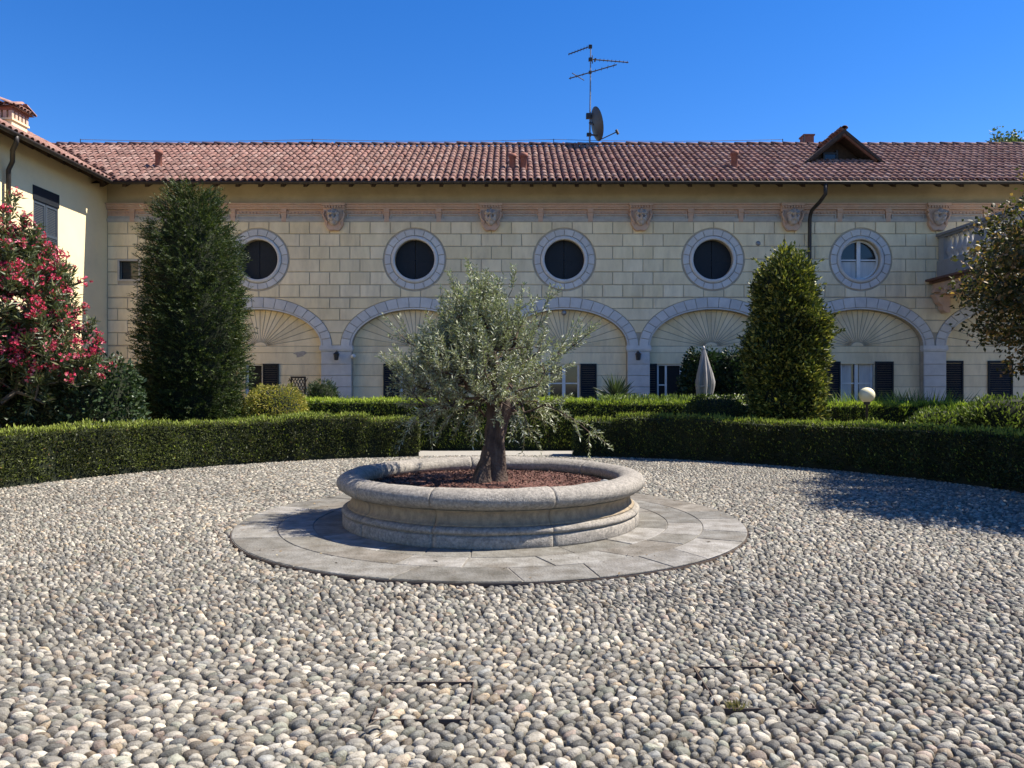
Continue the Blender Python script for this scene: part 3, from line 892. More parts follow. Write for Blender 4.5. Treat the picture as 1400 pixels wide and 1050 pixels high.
for i in range(6):
    cx = OCX[i]
    ops = OPEN[i]
    hs = [rect(FX(a), FX(b), ZW0, FZ(t)) for a, b, t, _ in ops]
    mb = MB()
    mb.add(*flat_with_holes(arch_loop(cx, A_IN + 0.02, B_IN + 0.02, ZS, -0.02), hs, YI))
    for h in hs: mb.add(*reveal(h, YI, YI + 0.2))
    field = mb.build('blind_arch', M['joint'], villa)
    nr = 20
    for q in range(nr):
        a0, a1 = PI * q / nr, PI * (q + 1) / nr
        def ell(t):
            rr = 1 / math.sqrt((math.cos(t) / A_IN) ** 2 + (math.sin(t) / B_IN) ** 2)
            return (cx + rr * math.cos(t), ZS + rr * math.sin(t))
        def inn(t): return (cx + 0.20 * math.cos(t), ZS + 0.13 * math.sin(t))
        po = [inn(a0), ell(a0), ell((a0 + a1) / 2), ell(a1), inn(a1)]
        c_ = ashc()
        prism('sunburst_panel', po, YI - 0.016, YI + 0.004, M['ashlar'], field, 0.011, 0.005, c_)
    prism('sunburst_hub', [(cx + 0.20 * math.cos(t), ZS + 0.13 * math.sin(t)) for t in np.linspace(0, PI, 10)], YI - 0.018, YI + 0.004, M['ashlar'], field, 0.011, 0.005, ashc())
    zl = [ZS, FZ(482), FZ(498), FZ(513.5), FZ(529), FZ(544.5), FZ(560), FZ(576), FZ(592), 0.0]
    for a, b in zip(zl[:-1], zl[1:]):
        cuts = [cx - A_IN] 
        iv = [(cx - A_IN, cx + A_IN)]
        for (pa, pb, tp, _) in ops:
            if b < FZ(tp) - 0.13:
                x0, x1 = FX(pa), FX(pb)
                iv = [(iv[0][0], x0), (x1, iv[-1][1])]
        for x0, x1 in iv:
            if x1 - x0 > 0.05: prism('wall_course', rect(x0, x1, b, a), YI - 0.014, YI + 0.004, M['ashlar'], field, 0.008, 0.005, ashc())
    na = 19
    mbk = MB()
    L0 = [(cx + A_IN * math.cos(t), ZS + B_IN * math.sin(t)) for t in np.linspace(0, PI, 40)]
    L1 = [(cx + (A_IN + 0.05) * math.cos(t), ZS + (B_IN + 0.05) * math.sin(t)) for t in np.linspace(PI, 0, 40)]
    V, F = prism_geo(L0 + L1, YF - 0.028, YF + 0.02, 0, 0.006)
    arch = obj('arch', V, F, M['trim'], villa, False, greyc())
    for q in range(na):
        a0, a1 = PI * q / na, PI * (q + 1) / na
        lo, hi = (0.0, 0) , (0, 0)
        ts = np.linspace(a0, a1, 4)
        po = [(cx + A_OUT * math.cos(t), ZS + B_OUT * math.sin(t)) for t in ts] + [(cx + (A_IN + 0.052) * math.cos(t), ZS + (B_IN + 0.052) * math.sin(t)) for t in ts[::-1]]
        prism('voussoir', po, YF - 0.042, YF + 0.005, M['trim'], arch, 0.007, 0.008, greyc())
    # windows
    for (pa, pb, tp, kind) in ops:
        x0, x1, z1 = FX(pa), FX(pb), FZ(tp)
        mb = MB()
        y0, y1 = YI + 0.05, YI + 0.12
        t = 0.06
        for (a, b, c, d) in ((x0, x0 + t, ZW0, z1), (x1 - t, x1, ZW0, z1), (x0 + t, x1 - t, z1 - t, z1), (x0 + t, x1 - t, ZW0, ZW0 + 0.1)):
            mb.box(a, b, y0, y1, c, d)
        xm = (x0 + x1) / 2
        if kind in ('window', 'curtain'):
            mb.box(xm - 0.05, xm + 0.05, y0 - 0.01, y1 - 0.01, ZW0 + 0.1, z1 - t)
            for zz in (0.85, 1.62):
                mb.box(x0 + t, xm - 0.05, y0 + 0.01, y1 - 0.02, zz - 0.02, zz + 0.02); mb.box(xm + 0.05, x1 - t, y0 + 0.01, y1 - 0.02, zz - 0.02, zz + 0.02)
        if kind == 'door':                  # one glazed leaf stands open inward
            mb.box(x0 + t, x0 + 0.30, y0 + 0.01, y1 - 0.01, ZW0 + 0.1, ZW0 + 0.2); mb.box(x0 + 0.25, x0 + 0.31, y0 + 0.01, y1 - 0.01, ZW0 + 0.2, z1 - t)
            mb.box(x0 + t, x0 + 0.25, y0 + 0.02, y1 - 0.02, 1.55, 1.59)
            mb.box(x1 - 0.20, x1 - 0.15, y0 + 0.02, y1 - 0.01, ZW0 + 0.1, z1 - t)
        win = mb.build('french_door' if kind == 'door' else 'window', M['white'], villa)
        ym = YI + 0.1
        obj('pane', [(x0, ym, ZW0), (x1, ym, ZW0), (x1, ym, z1), (x0, ym, z1)], [(0, 1, 2, 3)], M['dark'] if kind in ('dark', 'door') else M['glass'], win)  # door and dark opening: a black sheet stands for the unlit room
        if kind == 'curtain':
            for s in (0, 1):
                k = 24
                xa, xb = (x0 + t, x0 + t + 0.30) if s == 0 else (x1 - t - 0.34, x1 - t)
                xs = np.linspace(xa, xb, k); ys = ym - 0.016 + 0.008 * np.sin(np.arange(k) * 1.9)
                V = np.concatenate([np.c_[xs, ys, np.full(k, ZW0 + .1)], np.c_[xs, ys, np.full(k, z1 - t)]])
                obj('curtain', V, [(j, j + 1, k + j + 1, k + j) for j in range(k - 1)], M['curtain'], win, True)
    for (pa, pb, tp) in SHUT[i]:
        make_shutter(FX(pa), FX(pb), ZW0 + 0.03, FZ(tp), YI - 0.016, villa)
for pi_ in range(1, 7):                     # piers with capitals
    x0, x1 = OCX[pi_ - 1] + A_IN, OCX[pi_] - A_IN
    if pi_ >= 7: break
    mb = MB()
    zc = FZ(480.5)
    for k_, (z0, z1, e) in enumerate(((zc, zc + 0.045, 0.012), (zc + 0.046, zc + 0.12, 0.035), (zc + 0.121, ZS + 0.012, 0.022))):
        mb.box(x0 - e, x1 + e, YF - 0.045 - e, YF + 0.12, z0, z1)
    pier = mb.build('pier_capital', M['trim'], villa, False, greyc())
    zl = [zc - 0.002, FZ(498), FZ(513.5), FZ(529), FZ(544.5), FZ(560), FZ(576), FZ(592), 0.0]
    for a, b in zip(zl[:-1], zl[1:]):
        prism('pier_block', rect(x0 + 0.004, x1 - 0.004, b, a), YF - 0.04, YF + 0.015, M['trim'], pier, 0.005, 0.008, greyc())
        MB().box(x0 + 0.008, x1 - 0.008, YF + 0.016, YI, b + 0.004, a - 0.004).build('pier_core', M['trim'], pier, False, greyc())
x0, x1 = FX(232), OCX[0] - A_IN
prism('end_pier', rect(x0 + 0.01, x1, 0, ZS), YF - 0.04, YF + 0.02, M['trim'], villa, 0.003, 0.008, greyc())

# ---- frieze: mouldings, brackets, sunk panels, masks
mb = MB()
XF0 = FX(147) + 0.01
def course(mb, y0, z0, z1, x0=XF0, x1=XR): mb.box(x0, x1, y0, YF + 0.02, z0, z1)
course(mb, YF - 0.16, FZ(281), FZ(279))
course(mb, YF - 0.12, FZ(284.2), FZ(281.1))
course(mb, YF - 0.085, FZ(287), FZ(284.3))
frieze = mb.build('frieze', M['terra'], villa)
mb = MB(); course(mb, YF - 0.015, FZ(295.5), FZ(287.1)); mb.build('frieze_band', M['terra'], frieze)
mb = MB(); course(mb, YF - 0.008, FZ(299.2), FZ(295.6)); mb.build('frieze_field', M['moulding'], frieze)
mb = MB(); course(mb, YF - 0.05, FZ(303), FZ(299.3)); course(mb, YF - 0.03, FZ(304.2), FZ(303.05)); mb.build('lower_moulding', M['moulding'], frieze)
mb = MB()
x = XF0 + 0.05
while x < XEND:
    mb.box(x, x + 0.055, YF - 0.045, YF - 0.012, FZ(292.3), FZ(290)); x += 0.105
mb.build('dentils', M['terra'], frieze)
def ashlar_sides(): pass
MASKS = [250, 458, 671, 875, 1081, 1279.5, 1481]
def quad_frame(x0, x1, z0, z1, y, t, parent):
    mb = MB()
    for (a, b, c, d) in ((x0, x1, z1 - t, z1), (x0, x0 + t, z0, z1 - t), (x1 - t, x1, z0, z1 - t)):
        mb.box(a, b, y - 0.03, y, c, d)
    return mb.build('panel_moulding', M['moulding'], parent)
for a, b in zip([45] + MASKS[:-1], MASKS):
    for f in (1, 2):
        px = a + (b - a) * f / 3.0
        if px < 150: continue
        x = FX(px)
        mb = MB()
        mb.box(x - 0.085, x + 0.085, YF - 0.085, YF + 0.0, FZ(291), FZ(287.05))
        mb.box(x - 0.075, x + 0.075, YF - 0.06, YF + 0.0, FZ(296), FZ(291.05))
        mb.box(x - 0.07, x + 0.07, YF - 0.053, YF + 0.0, FZ(303.5), FZ(296.05))
        mb.build('bracket', M['terra'], frieze)
    for f in (0, 1, 2):
        p0 = a + (b - a) * f / 3.0 + (17 if f == 0 else 5); p1 = a + (b - a) * (f + 1) / 3.0 - (17 if f == 2 else 5)
        if p0 < 150: continue
        quad_frame(FX(p0), FX(p1), FZ(299.1), FZ(293.6), YF - 0.016, 0.03, frieze)
def mask_geo(c, s):
    """a carved face looking at the courtyard: head, hair, brow, nose, lips, chin"""
    nu, nv = 44, 40
    V = []; F = []
    for i in range(nv + 1):
        ph = -PI / 2 + PI * i / nv
        for j in range(nu):
            th = 2 * PI * j / nu
            V.append((math.cos(ph) * math.cos(th), math.cos(ph) * math.sin(th), math.sin(ph)))
    V = np.array(V)
    for i in range(nv):
        for j in range(nu):
            F.append((i * nu + j, i * nu + (j + 1) % nu, (i + 1) * nu + (j + 1) % nu, (i + 1) * nu + j))
    x, y, z = V.T
    f = np.maximum(0, -y)
    def gz(u, v, su, sv): return np.exp(-((x - u) / su) ** 2 - ((z - v) / sv) ** 2) * (y < 0)
    d = 0.85 * gz(0, -0.05, .16, .26) + 0.6 * gz(0, 0.30, .6, .10) - 0.65 * gz(.34, .07, .20, .15) - 0.65 * gz(-.34, .07, .20, .15) + .2 * gz(.45, -.25, .2, .15) + .2 * gz(-.45, -.25, .2, .15)
    d += 0.28 * gz(0, -.42, .26, .07) - 0.35 * gz(0, -.50, .26, .05) + 0.12 * gz(0, -.60, .22, .07) + 0.15 * gz(0, -.82, .25, .13)
    d += 0.42 * (np.abs(z - 0.66) < 0.32) * (0.5 + 0.5 * np.cos(x * 11)) + .25 * (np.abs(x) > .62) * (.5 + .5 * np.cos(z * 12)) * (y < 0.2)
    V = np.stack([x * 0.78 * (1 + 0.22 * (z > 0.35) + .12 * (np.abs(x) > .7)), y * 0.75 - d, z * (1.0 + 0.06 * (z < 0))], 1)
    return V * np.array([1.0, 1.1, 1.22]) * s + np.array(c), F
for px in MASKS:
    x = FX(px)
    w = 15 * K
    zt, zm, zb = FZ(279.3), FZ(305), FZ(317)
    po = [(x - w, zt - 0.24), (x - w, zt), (x + w, zt), (x + w, zt - 0.24), (x + w * 0.86, zt - 0.27), (x + w * 0.86, zm)]
    po += [(x + w * 0.86 * math.cos(t), zm + (zm - zb) * math.sin(t) * (1 + 0.10 * math.cos(6 * t))) for t in np.linspace(-0.25, -PI + 0.25, 11)]
    po += [(x - w * 0.86, zm), (x - w * 0.86, zt - 0.27)]
    V, F = prism_geo(po, YF - 0.15, YF + 0.0, 0, 0.02)
    ct = obj('cartouche', V, F, M['terra'], frieze)
    mb = MB()
    mb.box(x - w - 0.02, x + w + 0.02, YF - 0.22, YF - 0.15, FZ(283), FZ(279.4))
    for q in range(8):
        xx = x - w + (q + 0.5) * 2 * w / 8
        mb.box(xx - 0.025, xx + 0.025, YF - 0.205, YF - 0.15, FZ(286), FZ(283.1))
    mb.build('abacus', M['terra'], ct)
    V, F = mask_geo((x + 0.0, YF - 0.18, FZ(298.5)), 0.20)
    obj('mask', V, F, M['mask'], ct, True)
    for s in (-1, 1):
        V, F = tube([(x + s * w * 0.8, YF - 0.17, FZ(290)), (x + s * w * 0.95, YF - 0.18, FZ(295)), (x + s * w * 0.80, YF - 0.18, FZ(301)), (x + s * w * .55, YF - 0.17, FZ(305)), (x + s * w * .62, YF - 0.16, FZ(309))], [0.025, 0.038, 0.032, 0.026, 0.012], 8)
        obj('scroll', V, F, M['terra'], ct, True)

# ---- plain band under the eaves, soffit, rafters, gutter
mb = MB(); mb.box(XL + 0.002, XR, YF - 0.02, YF + 0.4, FZ(278.9), ZE + 0.38); mb.build('upper_band', M['plaster_band'], villa)
mb = MB()
zo = lambda y: ZE - 0.07 + SL * (y - YE)
V = [(XL - 0.3, YE + 0.02, zo(YE)), (XR, YE + 0.02, zo(YE)), (XR, YF + 0.2, zo(YF + 0.2)), (XL - 0.3, YF + 0.2, zo(YF + 0.2))]
obj('soffit_boards', V, [(0, 1, 2, 3)], M['wood'], villa)
x = FX(160)
while x < XR:
    a, b = YE + 0.08, YF + 0.05
    V = []
    for (yy) in (a, b):
        zt = zo(yy) - 0.003
        V += [(x - 0.055, yy, zt - 0.13), (x + 0.055, yy, zt - 0.13), (x + 0.055, yy, zt), (x - 0.055, yy, zt)]
    obj('rafter', V, [(0, 1, 2, 3), (4, 7, 6, 5), (0, 4, 5, 1), (1, 5, 6, 2), (2, 6, 7, 3), (3, 7, 4, 0)], M['wood'], villa)
    x += 0.66
def gutter_geo(p0, p1, side, r=0.075):
    """half round channel from p0 to p1"""
    p0, p1 = np.array(p0), np.array(p1)
    th = np.linspace(PI, 2 * PI, 9)
    ring = [(r * math.cos(t), r * math.sin(t)) for t in th] + [((r - .012) * math.cos(t), (r - .012) * math.sin(t)) for t in th[::-1]]
    V = [p + np.array(side) * u + np.array([0, 0, v]) for p in (p0, p1) for u, v in ring]
    n = len(ring)
    F = [(i, (i + 1) % n, n + (i + 1) % n, n + i) for i in range(n)] + [tuple(range(n - 1, -1, -1)), tuple(range(n, 2 * n))]
    return np.array(V), F
V, F = gutter_geo((FX(147) + 0.66, YE - 0.07, ZE - 0.045), (XR, YE - 0.07, ZE - 0.045), (0, 1, 0))
gut = obj('gutter', V, F, M['gutter'], villa, True)
xd = FX(1104)
V, F = tube([(xd + .12, YE - 0.07, ZE - 0.11), (xd + .12, YE - .07, FZ(277)), (xd + .08, YE + 0.25, FZ(284)), (xd, YF - 0.32, FZ(291)), (xd, YF - 0.22, FZ(296)), (xd, YF - 0.17, FZ(302)), (xd, YF - 0.16, FZ(340)), (xd, YF - 0.16, 0.05)], 0.055, 10)
obj('downpipe', V, F, M['gutter'], gut, True)

# ---- roof: under layer, curved tiles, ridge
mb = MB()
XRR = 24.5
zr = lambda y: ZE + SL * (y - YE)
xv = lambda y: FX(147) + 0.6 - (y - YE)           # valley with the wing roof
V = [(xv(YE), YE, ZE), (XRR, YE, ZE), (XRR, YR, ZR), (xv(YR), YR, ZR), (xv(YR), YR + 5.0, ZR - 5.0 * SL), (XRR, YR + 5.0, ZR - 5.0 * SL)]
roof = obj('roof', V, [(0, 1, 2, 3), (3, 2, 5, 4)], M['tile_under'], villa)
TW, TL, TEXP = 0.208, 0.46, 0.372
def tile_geo(w=0.085, L=TL, n=6, thick=0.014):
    """barrel tile: local x across, y up-slope, z out; wide end at y=0"""
    V = []
    for (yy, r, dz) in ((0.0, w, 0.022), (L, w * 0.82, 0.0)):
        for k in range(n + 1):
            t = PI * k / n
            V.append((r * math.cos(t), yy, r * 0.80 * math.sin(t) + dz))
    for k in range(n + 1):
        t = PI * k / n
        V.append(((w - thick) * math.cos(t), 0.0, (w - thick) * 0.80 * math.sin(t) + 0.022 - 0.002))
    m_ = n + 1
    F = [(k, k + 1, m_ + k + 1, m_ + k) for k in range(n)] + [(k + 1, k, 2 * m_ + k, 2 * m_ + k + 1) for k in range(n)]
    return np.array(V), np.array(F)
TPAL = .5 * np.array([.385, .215, .175]) + .5 * np.array([(.42, .235, .19), (.37, .19, .15), (.48, .30, .25), (.31, .155, .125), (.41, .255, .21), (.52, .37, .31), (.27, .16, .135), (.35, .215, .175)])
def tile_field(xs_fn, nrows, to_world, parent, keep, individual=0, rank=None, rotq=None, seed=3):
    r_ = np.random.default_rng(seed)
    TV, TF = tile_geo()
    items = []
    for row in range(nrows):
        for u in xs_fn(row):
            p = to_world(u + r_.normal() * 0.006, row * TEXP - 0.05 + r_.normal() * 0.008)
            if keep(p, row): items.append((p, row))
    P = np.array([i[0] for i in items])
    n = len(P)
    rowtone = r_.uniform(0.9, 1.1, 64)
    cols = TPAL[r_.integers(0, len(TPAL), n)] * r_.uniform(0.72, 0.95, (n, 1)) * (1 + 0.16 * sumwave(P, 1.1, seed))[:, None]
    sel = np.zeros(n, bool)
    if individual:
        sel[np.argsort(rank(P))[:individual]] = True
    # axes
    o0 = to_world(0, 0); ux = to_world(1, 0) - o0; uy = to_world(0, 1) - o0; uz = np.cross(ux, uy)
    B = np.stack([ux, uy, uz], 1)
    if individual:
        variants = []
        for v in range(8): variants.append(make_mesh('roof_tile', TV, TF, M['tile'], True, TPAL[v] * .84))
        from mathutils import Matrix
        e = Matrix(B.tolist()).to_euler()
        for q in np.where(sel)[0]:
            o = link('roof_tile', variants[r_.integers(0, 8)], parent, P[q] - ORG[parent.name])
            o.rotation_euler = (e.x + r_.normal() * 0.006, e.y + r_.normal() * 0.02, e.z + r_.normal() * 0.012)
    rest = np.where(~sel)[0]
    a = r_.normal(size=len(rest)) * 0.014
    L = np.stack([TV[:, 0][None] * np.cos(a)[:, None] - TV[:, 1][None] * np.sin(a)[:, None], TV[:, 0][None] * np.sin(a)[:, None] + TV[:, 1][None] * np.cos(a)[:, None], np.broadcast_to(TV[:, 2], (len(rest), len(TV))) + r_.normal(size=(len(rest), 1)) * 0.004], 2)
    Wd = L @ B.T + P[rest][:, None]
    F = (TF[None] + (np.arange(len(rest)) * len(TV))[:, None, None]).reshape(-1, 4)
    o = obj('roof_tile', Wd.reshape(-1, 3), F, M['tile'], parent, True, np.repeat(cols[rest], len(TV), 0))
    tag(o, kind='stuff')
cs = 1 / math.sqrt(1 + SL * SL); sn = SL * cs
def w_main(u, v): return np.array([u, YE + v * cs, ZE + v * sn + 0.012])
nrows = int((YR - YE) / cs / TEXP) + 1
DX, DY, DZB = 10.44, 24.2, 8.66            # dormer front
def keep_main(p, row):
    if p[0] < xv(p[1]) + 0.05 or p[0] > XRR: return False
    if p[1] > DY - 0.1 and abs(p[0] - DX) < 1.36 * (9.6 - zr(p[1] + 0.3)) / 1.12 - 0.05: return False
    return True
tile_field(lambda row: np.arange(-16.3, XRR, TW), nrows, w_main, roof, keep_main, 300, lambda P: np.hypot(P[:, 0], P[:, 1]))
x = xv(YR) - 0.2
rv = np.random.default_rng(5)
RV = []
V0, F0 = tile_geo(0.11, 0.48)
RVar = [make_mesh('ridge_tile', V0[:, [1, 0, 2]] * [1, -1, 1], F0, M['tile'], True, c * 0.75) for c in TPAL[:5]]
while x < XRR - 0.3:
    o = link('ridge_tile', RVar[rv.integers(0, 5)], roof, np.array([x, YR, ZR + 0.035 + rv.normal() * 0.008]) - ORG[roof.name])
    o.rotation_euler = (0, rv.normal() * 0.015, rv.normal() * 0.02)
    x += 0.42
# vent pipes
def on_roof(px, py):
    # where the sight line through the pixel meets the roof plane
    k = (525.0 - py) / FPX
    y = (ZE - SL * YE - CH) / (k - SL)
    return np.array([(px - 700) / FPX * y, y, zr(y)])
for px, py, py1 in ((217, 230, 206), (700.5, 232, 211), (716, 232, 210), (1004, 231, 207)):
    p = on_roof(px, py)
    h = (py - py1) / FPX * p[1]
    V, F = lathe(p, [(0.10, -0.1), (0.10, h * 0.78), (0.125, h * 0.8), (0.125, h), (0.09, h), (0.09, h * .6)], 14)
    obj('vent_pipe', V, F, M['pipe'], roof, True)

# ---- dormer
dw, dh = 1.36, 1.12
dz = 8.48
ap = dz + dh
def dormer():
    mb = MB()
    yf = DY - 0.38
    for s in (-1, 1):                       # roof slabs
        x0, z0 = DX + s * dw, dz
        V = []
        for (yy) in (yf, YR + 0.2):
            V += [(DX, yy, ap), (x0, yy, z0), (x0, yy, z0 - 0.10), (DX, yy, ap - 0.12)]
        mb.add(np.array(V), [(0, 1, 2, 3), (7, 6, 5, 4), (0, 4, 5, 1), (1, 5, 6, 2), (2, 6, 7, 3)])
    d = mb.build('dormer', M['wood'], villa)
    # tympanum
    V = [(DX - dw + 0.15, DY + 0.25, dz - 0.05), (DX + dw - 0.15, DY + 0.25, dz - 0.05), (DX, DY + 0.25, ap - 0.15)]
    obj('gable_board', V, [(0, 1, 2)], M['wood'], d)
    mb = MB()
    mb.box(DX - 0.45, DX - 0.40, DY + 0.16, DY + 0.24, dz, dz + 0.55); mb.box(DX - .04, DX + .02, DY + .16, DY + .24, dz, dz + 0.62); mb.box(DX - 0.40, DX - .04, DY + .16, DY + .24, dz + 0.5, dz + 0.55)
    mb.build('dormer_window_frame', M['metal_dark'], d)
    MB().box(DX - .39, DX - .05, DY + .19, DY + .22, dz, dz + .5).build('pane', M['glass'], d)
    for s, f in ((-1, .8), (1, .8)):
        V, F = tube([(DX + s * 1.05, DY - 0.28, dz + 0.16), (DX + s * 0.06, DY - 0.28, ap - 0.17)], 0.06, 6)
        obj('verge_beam', V, F, M['wood'] if s < 0 else M['verge'], d)
    MB().box(DX - 0.05, DX + 0.05, DY - 0.36, DY + 0.2, ap - 0.22, ap - 0.125).build('ridge_beam', M['verge'], d)
    # tiles of both slopes
    hyp = math.hypot(dw, dh)
    for s in (-1, 1):
        up = np.array([-s * dw / hyp, 0, dh / hyp])
        def tw(u, v, s=s, up=up): return np.array([DX + s * dw, yf + 0.05, dz + 0.01]) + up * v + np.array([0, -s, 0]) * u
        us = np.arange(0.06, YR - yf + 0.1, TW)
        tile_field(lambda row: (us * (-1 if s > 0 else 1)), 5, tw, d, lambda p, row: (p[2] > zr(p[1]) - 0.05) and p[2] < ap + 0.05, 0, None, None, 9 + s)
    y = yf
    while y < YR:
        me = make_mesh('ridge_tile', V0, F0, M['tile'], True, TPAL[3] * .55)
        link('ridge_tile', me, d, np.array([DX, y, ap + 0.01]) - ORG[d.name]); y += 0.42
M['verge'] = mat('verge_wood', (0.20, 0.10, 0.07), (0.13, 0.07, 0.05), 10, 0.8)
dormer()
# small chimney pot behind the dormer, on the ridge
p = at(1103, 200, YR + 0.3)
mb = MB(); mb.box(p[0] - .17, p[0] + .17, YR + .1, YR + .5, ZR - .3, at(0, 188, YR + .3)[2]); mb.box(p[0] - .2, p[0] + .2, YR + .07, YR + .53, at(0, 188, YR + .3)[2] + .001, at(0, 186, YR + .3)[2]); ch = mb.build('ridge_chimney', M['pipe'], villa)
MB().tube([(p[0] - .19, YR + .05, ZR), (p[0] - .19, YR + .05, at(0, 184, YR)[2])], 0.02, 6).build('rod', M['metal_dark'], ch)

# ================================================================== LEFT WING
XW = XL                                     # wall plane, faces +x
XE_ = XW + 0.60                             # eave line
YW0 = 6.0
wing = empty('side_wing', (XW - 3.5, 15, 0), 'plain yellow side wing with shuttered upper window standing left of the villa', 'building')
WY = (19.44, 20.50, 4.70, 6.68)             # window: y0, y1, z0, z1
loops = [[Vector((y, z, 0)) for y, z in ((YW0, -0.05), (YF, -0.05), (YF, 7.74), (YW0, 7.74))], [Vector((y, z, 0)) for y, z in ((WY[0], WY[2]), (WY[1], WY[2]), (WY[1], WY[3]), (WY[0], WY[3]))]]
tri = tessellate_polygon(loops)
V = np.array([(XW, p.x, p.y) for l in loops for p in l])
mb = MB(); mb.add(V, tri)
mb.box(XW - 8.0, XW - 0.35, YW0, YF + 6, -0.05, 7.74)
lp = [(WY[0], WY[2]), (WY[1], WY[2]), (WY[1], WY[3]), (WY[0], WY[3])]
mb.add(np.array([(XW, y, z) for y, z in lp] + [(XW - 0.3, y, z) for y, z in lp]), [(i, (i + 1) % 4, 4 + (i + 1) % 4, 4 + i) for i in range(4)])
ww = mb.build('wall', M['plaster_wing'], wing)
# shuttered window
mb = MB(); mb.box(XW - 0.05, XW + 0.02, WY[0] - 0.03, WY[1] + 0.03, WY[3] - 0.34, WY[3] + 0.02)
win = mb.build('window', M['shutter'], wing)
ym = (WY[0] + WY[1]) / 2
for (a, b) in ((WY[0], ym - 0.01), (ym + 0.01, WY[1])):
    mb = MB(); t = 0.055
    z0, z1 = WY[2], WY[3] - 0.345
    for (c, d, e, f) in ((a, a + t, z0, z1), (b - t, b, z0, z1), (a + t, b - t, z0, z0 + .1), (a + t, b - t, z1 - .08, z1), (a + t, b - t, (z0 + z1) / 2 - .04, (z0 + z1) / 2 + .04)):
        mb.box(XW - 0.045, XW - 0.005, c, d, e, f)
    sh = mb.build('shutter', M['shutter_wing'], win)
    zz = z0 + 0.11
    while zz < z1 - 0.1:
        V = [(XW - 0.012, a + t, zz), (XW - 0.012, b - t, zz), (XW - 0.04, b - t, zz + 0.042), (XW - 0.04, a + t, zz + 0.042)]
        obj('slat', V, [(0, 1, 2, 3)], M['shutter_wing'], sh)
        zz += 0.045
MB().box(XW - 0.05, XW + 0.10, WY[0] - 0.1, WY[1] + 0.1, WY[2] - 0.08, WY[2] - 0.002).build('sill', M['moulding'], win)
# roof
yv = lambda x: YE + (XE_ - x)
XRW = XE_ - 4.35
V = [(XE_, YW0, ZE), (XE_, YE, ZE), (XRW, yv(XRW), ZR), (XRW, YW0, ZR), (XRW - 4.5, YW0, ZR - 4.5 * SL), (XRW - 4.5, yv(XRW), ZR - 4.5 * SL)]
wroof = obj('roof', V, [(0, 1, 2, 3), (3, 2, 5, 4)], M['tile_under'], wing)
def w_wing(u, v): return np.array([XE_ - v * cs, u, ZE + v * sn + 0.012])
tile_field(lambda row: np.arange(14.0, 26.5, TW), nrows, w_wing, wroof, lambda p, row: p[1] < yv(p[0]) - 0.05, 300, lambda P: -P[:, 0] * 2 + 0.1 * np.abs(P[:, 1] - 19.5), None, 21)
zo = lambda x: ZE - 0.07 + SL * (XE_ - x)
V = [(XE_ - .02, YW0, zo(XE_)), (XE_ - .02, YE, zo(XE_)), (XW - .2, YF, zo(XW - .2)), (XW - .2, YW0, zo(XW - .2))]
obj('soffit_boards', V, [(0, 1, 2, 3)], M['wood'], wing)
y = 12.0
while y < YE - 0.1:
    V = []
    for xx in (XE_ - 0.10, XW - 0.05):
        zt = zo(xx) - 0.003
        V += [(xx, y - 0.055, zt - 0.13), (xx, y + 0.055, zt - 0.13), (xx, y + 0.055, zt), (xx, y - 0.055, zt)]
    obj('rafter', V, [(0, 1, 2, 3), (4, 7, 6, 5), (0, 4, 5, 1), (1, 5, 6, 2), (2, 6, 7, 3), (3, 7, 4, 0)], M['wood'], wing)
    y += 0.66
V, F = gutter_geo((XE_ + 0.07, YW0, ZE - 0.045), (XE_ + 0.07, YE - 0.15, ZE - 0.045), (1, 0, 0))
g2 = obj('gutter', V, F, M['gutter'], wing, True)
yd = 18.3
V, F = tube([(XE_ + 0.07, 17.75, ZE - 0.1), (XE_ + .05, 17.78, ZE - 0.24), (XE_ - .15, 17.95, ZE - 0.38), (XW + 0.25, yd - .05, ZE - 0.55), (XW + 0.12, yd, ZE - 0.75), (XW + 0.12, yd, 4.0), (XW + 0.12, yd, 0.02)], 0.055, 10)
obj('downpipe', V, F, M['gutter'], g2, True)
# chimney with louvred cap
cx, cy = -13.45, 20.25
cz0, cz1 = zr(YE + (XE_ - cx)) - 0.4, CH + (525 - 181) / FPX * 21.0
z_ = lambda py: CH + (525 - py) / FPX * 20.05
cw = 0.32
mb = MB(); mb.box(cx - cw, cx + cw, cy - cw, cy + cw, cz0 - .3, z_(166))
mb.box(cx - cw - .04, cx + cw + .04, cy - cw - .04, cy + cw + .04, z_(166) + .001, z_(163.5))
chm = mb.build('chimney', M['plaster_wing'], wing)
for i in range(5):
    for j in range(5):
        if i in (0, 4) or j in (0, 4):
            x, y = cx + (i - 2) * cw * 0.46, cy + (j - 2) * cw * 0.46
            MB().box(x - .045, x + .045, y - .045, y + .045, z_(163.5) + .001, z_(153)).build('brick', M['terra'], chm)
mb = MB(); e = cw + .03; mb.box(cx - e, cx + e, cy - e, cy + e, z_(153) + .001, z_(149)); mb.build('cap_course', M['pipe'], chm)
V = [(cx - e - .1, cy - e - .1, z_(149)), (cx + e + .1, cy - e - .1, z_(149)), (cx + e + .1, cy + e + .1, z_(149)), (cx - e - .1, cy + e + .1, z_(149)), (cx - .2, cy, z_(139)), (cx + .2, cy, z_(139))]
obj('cap_roof', V, [(0, 1, 5, 4), (1, 2, 5), (2, 3, 4, 5), (3, 0, 4), (0, 3, 2, 1)], M['tile_under'], chm)
capv = [make_mesh('cap_tile', V0 * [0.8, 0.9, 0.8], F0, M['tile'], True, c) for c in TPAL[:4]]
for i in range(7):
    for s, rz in ((-1, 0), (1, PI)):
        o = link('cap_tile', capv[i % 4], chm, np.array([cx + (i - 3) * 0.14, cy + s * (e + .1), z_(149) + .01]) - ORG[chm.name])
        o.rotation_euler = (R(24), 0, rz)
